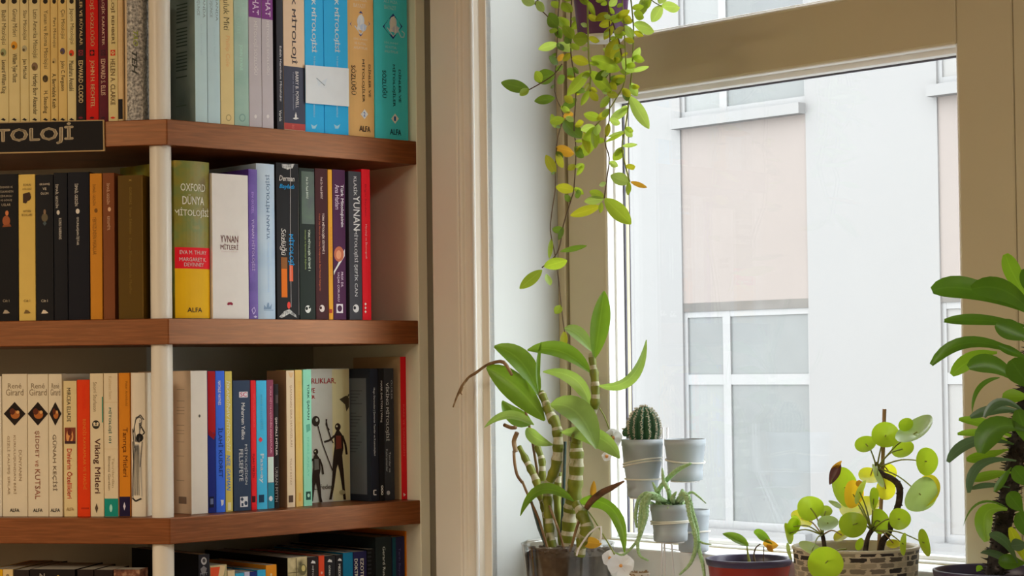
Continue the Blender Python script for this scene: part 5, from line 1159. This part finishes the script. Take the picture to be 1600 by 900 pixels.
# a little dry thing in the corner of the sill
ma, mz = on_sill(1000, .2, 894)
mp_ = thing('moss_pot', 'small pale pot of dry brown moss low between orchid and trailing succulent', 'potted plant', W(ma, .2, SILL))
k = pxm(.2, 1000, 896); hz = mz-SILL
mb = MB(); mb.lathe(W(ma, .2, SILL), [(.0005, .0005), (11*k, 0), (15*k, hz-.004), (16*k, hz-.003), (16*k, hz), (14.6*k, hz), (10*k, .004), (.0005, .004)], paint('pale_clay', (.55, .50, .42), .7, .3, .05), 32); obj('pot', mb, mp_, smooth=True)
mb = MB(); rr = random.Random(2)
for i in range(70):
    q = rr.uniform(0, 6.28); r = 14*k*math.sqrt(rr.random()); c = W(ma+r*math.cos(q), .2+r*math.sin(q), mz-.004)
    d = (WD*rr.uniform(-1, 1)+NI*rr.uniform(-1, 1)+UP*rr.uniform(.2, .8)).normalized()*rr.uniform(.004, .009)
    mb.tube([c, c+d*.6, c+d], [.0014, .0012, .0005], deadm, 5, 1)
obj('moss', mb, mp_)

# ------------------------------------------------------------------ seedlings in the red pot
RB = .152
def pot(px, rimy, hw, b, name, lab, mat_, rimmat, taper=.78, rimh=.012, cat='potted plant', inner=None, uvpot=False, rim_over=.0015):
    a, _, zr = abz(pb(px, rimy, b)); k = pxm(b, px, rimy); R = hw*k; h = zr-SILL
    t = thing(name, lab, cat, W(a, b, SILL))
    mb = MB(); r = R*taper
    if uvpot:
        n = 72
        rows = [[W(a+rad*math.cos(2*math.pi*j/n), b+rad*math.sin(2*math.pi*j/n), SILL+hh) for j in range(n+1)] for rad, hh in [(r+(R*.985-r)*(i/10)**.8, .0005+(h-rimh)*i/10) for i in range(11)]]
        mb.grid(rows, mat_, uv=True)
        mb.lathe(W(a, b, SILL), [(.0005, .0006), (r, .0005)], mat_, 48)
        mb.lathe(W(a, b, SILL), [(R*.985, h-rimh), (R, h-rimh+.001), (R, h-.001), (R-.001, h), (R-.004, h), (R-.005, h-.004), (r-.004, .006), (.0005, .005)], rimmat, 56)
        obj('pot', mb, t, smooth=True)
    else:
        mb.lathe(W(a, b, SILL), [(.0005, .0006), (r*.97, 0), (r, .002), (R*.965, h-rimh-.001), (R*.97, h-rimh)], mat_, 56)
        mb.lathe(W(a, b, SILL), [(r-.002, .004), (.0005, .004)], mat_, 40)
        o = obj('pot', mb, t, smooth=True)
        mb = MB(); mb.lathe(W(a, b, SILL), [(R*.968, h-rimh), (R, h-rimh+.001), (R+rim_over, h-.002), (R+rim_over, h), (R-.001, h+.0006), (R-.003, h-.001), (R*.93, h-rimh*1.2), (r-.002, .004)], rimmat, 56)
        obj('rim', mb, t, smooth=True)
    mb = MB(); hs = h-rimh*1.3-.006
    rs = r+(R*.96-r)*(hs/h)-.004
    mb.lathe(W(a, b, SILL), [(.0005, hs+.002), (rs*.6, hs), (rs, hs-.002)], soilm, 36); obj('soil', mb, t)
    return t, a, zr, R, k
rt_, *_g = pot(1170, 872, 66, RB, 'potted_seedlings', 'two small seedlings in a dark red plastic pot with a navy rim', redpl, navyrim, .76, .009)
mb = MB(); ptube(mb, [(1172, 884), (1169, 868), (1167, 853)], [3, 1.8, 1], vine_gr, RB); obj('stem', mb, rt_, smooth=True)
mb = MB(); ptube(mb, [(1181, 884), (1178, 868), (1181, 856), (1188, 850)], [2.6, 1.2, 1.1, 1], vine_br, RB); obj('stem', mb, rt_, smooth=True)
mb = MB(); ptube(mb, [(1193, 884), (1193.5, 854)], [.8, .8], vine_br, RB); obj('stem', mb, rt_)
part_leaf(rt_, (1169, 853), (1129, 834), 15, lf_orchid, RB, .01, tilt=25, ctrl=(1150, 840))
part_leaf(rt_, (1178, 833), (1206, 850), 15, lf_orchid, RB, .01, tilt=20, ctrl=(1190, 836))
part_leaf(rt_, (1192, 850), (1216, 852), 15, lf_rust, RB+.004, .01, tilt=20, label='orange withering leaf tip')
part_leaf(rt_, (1198, 852), (1208, 862), 9, lf_rust, RB+.006, .005, tilt=10, label='orange withering leaf tip')

# ------------------------------------------------------------------ coin plant in the woven pot
PB_ = .17
pt, pa, pzr, pR, pk = pot(1337, 852, 99, PB_, 'potted_coin_plant', 'coin-leaved plant with round leaves in a black and cream woven pot', woven, paint('pot_cream_rim', (.55, .50, .40), .5, .4, .03), .86, .004, uvpot=True)
def coin(px, py, rx, ry, m, db=.0, rot=0, ty=20, tz=15, stem=None, lab=None, cupd=.16):
    """round leaf seen at (px, py); rx, ry: its half width and height in the picture; stem: where its stalk starts"""
    b = PB_+db; c = pb(px, py, b); k = pxm(b, px, py); v = (CAM-c).normalized(); x = v.cross(UP).normalized(); y = x.cross(v)
    R = max(rx, ry)*k
    ca_, sa_ = math.cos(math.radians(rot)), math.sin(math.radians(rot))
    X, Y = x*ca_+y*sa_, -x*sa_+y*ca_
    # tilt so that the disc shows the given foreshortening
    if rx >= ry: t = math.acos(min(1, ry/rx)); Y = Y*math.cos(t)-v*math.sin(t)*(1 if ty > 0 else -1)
    else: t = math.acos(min(1, rx/ry)); X = X*math.cos(t)+v*math.sin(t)*(1 if ty > 0 else -1)
    Nn = X.cross(Y)
    mb = MB(); n = 28; rows = []
    for i in range(7):
        f = i/6
        rows.append([c+(X*math.cos(q)+Y*math.sin(q)*(1.0+.06*math.cos(q)))*R*f*(1+.018*math.sin(3*q+px))-Nn*(cupd*R*f*f)+Nn*.05*R*f*math.sin(2*q+py)+Nn*.04*R*math.exp(-f*f*20) for q in [2*math.pi*j/n for j in range(n)]])
    mb.grid(rows, m, closed=True)
    o = obj('leaf', mb, pt, smooth=True, label=lab)
    if stem:
        mb = MB(); s = pb(*stem[:2], PB_+(stem[2] if len(stem) > 2 else 0)); e = c-Nn*.002
        mb.tube([s, (s+e)/2+UP*.006+v*.003, e], [.0011, .0009, .0008], vine_gr if m is not lf_pilea_yel else caneb, 6, 4)
        obj('petiole', mb, o, smooth=True)
    return o
A1 = (1370, 731); A2 = (1362, 829, .03); A3 = (1285, 836, .02)
GP, BP, YP = lf_pilea, lf_pilea_blue, lf_pilea_yel
coin(1384, 681, 22, 20, GP, .03, 10, 1, stem=A1)
coin(1353, 695, 17, 12.5, GP, .01, -15, 1, stem=A1)
coin(1411, 703, 18, 13, GP, -.02, -20, 1, stem=A1)
coin(1434, 677, 33, 15, BP, .02, -32, 1, stem=A1, lab='pale bluish leaf at the top', cupd=.3)
coin(1416, 664, 12, 10, lf_pilea, .018, -32, 1)
coin(1446, 721, 17, 22, GP, .02, 0, 1, stem=A1)
coin(1437, 772, 22, 30, lf_pilea_blue, .03, 38, 1, stem=A1, lab='large pale green leaf')
coin(1450, 770, 19, 28, YP, .005, 30, -1, lab='yellow leaf behind the large pale one')
coin(1406, 811, 17, 17, GP, .05, 0, 1, stem=A2)
coin(1442, 849, 8, 22, GP, .04, -14, 1, stem=A2)
coin(1409, 850, 5, 18, GP, .05, 5, 1, stem=A2)
coin(1333, 821, 22, 20, GP, .06, 0, 1, stem=A2)
coin(1290, 879, 28, 26, GP, .108, -8, -1, stem=(1322, 858, .07), lab='leaf hanging over the front of the pot')
coin(1267, 795, 21, 19, GP, .02, -20, 1, stem=A3)
coin(1294, 819, 16.5, 11.5, BP, .05, -8, 1, stem=A3, lab='glossy bluish leaf low at the side')
coin(1238, 822, 10, 14, GP, .04, 20, 1, stem=A3)
coin(1244, 818, 8, 13, GP, .03, 0, -1)
coin(1230, 834, 6, 17, GP, .045, -12, 1, stem=A3)
coin(1231, 862, 3, 14, lf_hang_pale, .05, -12, 1)
coin(1268, 862, 24, 9, lf_hang_pale, .1, 30, 1, stem=A3, lab='pale leaf edge-on over the rim')
coin(1331, 772, 15, 22, lf_pilea_or, .04, 8, 1, stem=A2, lab='orange yellow fading leaf')
coin(1318, 762, 20, 32, GP, .0, -14, 1, stem=A2)
coin(1304, 789, 4, 11, lf_hang_pale, .03, -62, 1)
coin(1360, 745, 19, 12, YP, -.01, 10, 1, stem=A1)
coin(1388, 738, 12, 14, YP, -.025, -20, 1, stem=A1)
coin(1383, 764, 15, 17, YP, -.01, 0, 1, stem=A1)
coin(1363, 779, 7, 18, GP, .045, 4, 1, stem=A2)
coin(1341, 768, 5, 20, GP, .055, 22, 1, stem=A2)
coin(1369, 744, 5, 20, BP, .05, -24, 1, stem=A1)
coin(1373, 815, 14, 20, GP, .015, -10, 1, stem=A2)
coin(1290, 800, 11, 9, lf_hang, .01, -10, 1, stem=A3)
coin(1344, 796, 32, 18, YP, -.015, -12, 1, stem=A2, lab='broad yellow leaf in the middle')
coin(1316, 838, 14, 8, YP, .02, -25, 1, stem=A3)
coin(1396, 851, 11, 7, YP, .02, 0, 1, stem=A2)
coin(1342, 850, 6, 10, GP, .06, 20, 1)
coin(1252, 812, 18, 12, YP, .0, 30, 1, stem=A3)
part_leaf(pt, (1312, 722), (1296, 757), 16, leafmat('dead_purple_leaf', (.10, .035, .045), (.06, .025, .03), .2), PB_+.02, .005, tilt=30, label='shrivelled purple dead leaf')
part_leaf(pt, (1299, 736), (1315, 720), 8, lf_rust, PB_+.02, .005, tilt=30, name='leaf', label='shrivelled brown leaf tip')
part_leaf(pt, (1344, 760), (1343, 750), 13, lf_rust, PB_+.045, .0, tilt=20, label='small reddish brown leaf remnant')
mb = MB(); ptube(mb, [(1374, 872), (1379, 846), (1388, 834), (1395, 810), (1404, 788), (1406, 766), (1402, 755), (1392, 747), (1381, 742), (1372, 734), (1369, 722)], [5.4, 5.4, 5, 5, 5.2, 5.4, 5.2, 5, 4.6, 4.6, 3], trunkm, PB_)
PP, RR = spline([pb(x, y, PB_) for x, y in [(1379, 846), (1388, 834), (1395, 810), (1404, 788), (1406, 766), (1402, 755), (1392, 747), (1381, 742), (1372, 734)]], [5*pk]*9, 6)
for i, p in enumerate(PP):
    q = i*2.4; d = (WD*math.cos(q)+NI*math.sin(q)+UP*.3*math.sin(q*1.7)).normalized(); mb.tube([p+d*3.6*pk, p+d*6.6*pk], [1.8*pk, .8*pk], trunkm, 5, 1)
obj('trunk', mb, pt, smooth=True, label='dark crooked trunk')
mb = MB(); ptube(mb, [(1350, 878), (1353, 856), (1356, 840), (1362, 829), (1368, 824)], [4.4, 4, 3.6, 4, 2], trunkm, PB_+.03); obj('trunk', mb, pt, smooth=True)
mb = MB(); ptube(mb, [(1290, 878), (1288, 852), (1286, 840), (1284, 832)], [4, 3.4, 3.4, 3], trunkm, PB_+.02); obj('trunk', mb, pt, smooth=True)
mb = MB(); ptube(mb, [(1372, 880), (1378, 760), (1382, 639)], [3.1]*3, caneb, PB_-.012, 10, 1); obj('stake', mb, pt, label='thin brown bamboo stake')

# ------------------------------------------------------------------ spiny spurge at the side
EB = .20
eu, ea, ezr, eR, ek = pot(1553, 890, 92, EB, 'potted_spurge', 'spiny-stemmed plant with big dark oblong leaves in a navy plastic pot', navyrim, navyrim, .78, .010)
mb = MB()
tr_p = [(1553, 916), (1556, 890), (1563, 840), (1571, 800), (1578, 762), (1585, 725), (1592, 690), (1598, 655), (1606, 600), (1612, 550), (1616, 500), (1618, 470)]
ptube(mb, tr_p, [15, 15, 14, 14, 14, 13, 13, 12, 11, 10, 9, 7], euphtr, EB, 14)
tk = obj('trunk', mb, eu, smooth=True)
mb = MB(); rr = random.Random(4)
PP, RR = spline([pb(x, y, EB) for x, y in tr_p], [q*ek for q in [15, 15, 14, 14, 14, 13, 13, 12, 11, 10, 9, 7]], 9)
for i, p in enumerate(PP[6:]):
    rad = RR[i+6]
    for j in range(5):
        q = j*math.pi*.4+i*.55+rr.uniform(-.2, .2); d = (WD*math.cos(q)+NI*math.sin(q)+UP*rr.uniform(-.1, .4)).normalized()
        mb.tube([p+d*rad*.85, p+d*rad*1.12, p+d*(rad+rr.uniform(7, 12)*ek)], [3*ek, 1.4*ek, .3*ek], euphtr, 5, 1)
obj('thorns', mb, tk)
E_, EBr, EBl, EY = lf_euph, lf_euph_bright, lf_euph_blue, lf_euph_yel
def el(b0, b1, w, m, db=0, tip=.02, **k):
    k.setdefault('kind', 'obov'); k.setdefault('cup', .2)
    return part_leaf(eu, b0, b1, w, m, EB+db, tip, **k)
el((1616, 492), (1456, 454), 36, E_, .01, .03, tilt=18, ctrl=(1520, 452), label='long dark leaf reaching furthest')
el((1618, 500), (1518, 452), 36, E_, .03, .03, tilt=-14, ctrl=(1572, 456))
el((1616, 486), (1571, 397), 27, EBr, .0, .02, tilt=14, ctrl=(1588, 436))
el((1612, 512), (1475, 501), 18, E_, .01, .02, tilt=28, ctrl=(1540, 500))
el((1614, 530), (1556, 506), 32, E_, .04, .02, tilt=12)
el((1620, 470), (1600, 420), 26, E_, .02, .02)
el((1614, 566), (1455, 570), 20, E_, .02, .03, tilt=32, ctrl=(1520, 534))
el((1558, 551), (1487, 586), 25, EBr, .0, .02, tilt=14, ctrl=(1520, 560))
el((1596, 602), (1513, 574), 30, E_, .05, .03, tilt=12, ctrl=(1552, 570))
el((1606, 560), (1560, 540), 14, E_, .03, .02, tilt=20)
el((1562, 590), (1519, 645), 8, E_, .02, .02, tilt=20, ctrl=(1530, 606), kind='lance')
el((1610, 606), (1580, 562), 40, E_, .06, .02, tilt=10)
el((1608, 620), (1566, 618), 22, EBr, .03, .01, tilt=20)
el((1604, 648), (1538, 652), 14, EBl, .05, .03, tilt=30, ctrl=(1566, 628))
el((1600, 645), (1516, 652), 16, EBl, .03, .03, tilt=24, ctrl=(1556, 640))
el((1592, 690), (1498, 655), 15, EBr, -.01, .02, tilt=25, ctrl=(1545, 664))
el((1590, 696), (1496, 678), 12, EBr, -.01, .02, tilt=25, ctrl=(1540, 678))
el((1602, 672), (1533, 708), 40, E_, .06, .03, tilt=14, ctrl=(1556, 668), label='wide dark leaf turned to the room')
el((1584, 694), (1481, 722), 18, EBl, .04, .03, tilt=30, ctrl=(1520, 690))
el((1576, 702), (1510, 718), 17, EBr, .02, .02, tilt=20, ctrl=(1540, 712))
el((1588, 720), (1514, 770), 15, EBl, .06, .03, tilt=28, ctrl=(1532, 726))
el((1582, 738), (1516, 750), 15, EBr, .03, .02, tilt=28, ctrl=(1550, 742))
el((1580, 730), (1554, 768), 12, E_, .05, .02, tilt=20)
el((1578, 762), (1517, 764), 9, EBl, .04, .02, tilt=30, ctrl=(1545, 758))
el((1572, 792), (1505, 822), 4, E_, .04, .02, tilt=10, ctrl=(1530, 786), kind='lance')
el((1574, 796), (1542, 846), 28, EBr, .03, .01, tilt=14, ctrl=(1540, 802))
el((1590, 880), (1546, 836), 16, EBl, .06, .03, tilt=10, ctrl=(1570, 846))
el((1604, 880), (1578, 824), 17, EY, .06, .02, tilt=14, label='yellow green leaf near the trunk foot')
el((1598, 800), (1576, 770), 26, E_, .06, .02, tilt=14)
el((1608, 760), (1584, 730), 26, E_, .05, .02, tilt=14)
el((1588, 884), (1532, 864), 12, EBl, .05, .03, tilt=26, ctrl=(1556, 866), kind='lance')
el((1602, 880), (1560, 876), 24, E_, .05, .02, tilt=22)
el((1612, 700), (1590, 640), 30, E_, .05, .01, tilt=10)
el((1526, 893), (1533, 884), 10, EBr, .0, .01, tilt=10)
el((1614, 845), (1592, 800), 30, E_, .04, .01, tilt=10)
el((1606, 850), (1580, 852), 20, EBl, .065, .02, tilt=20)
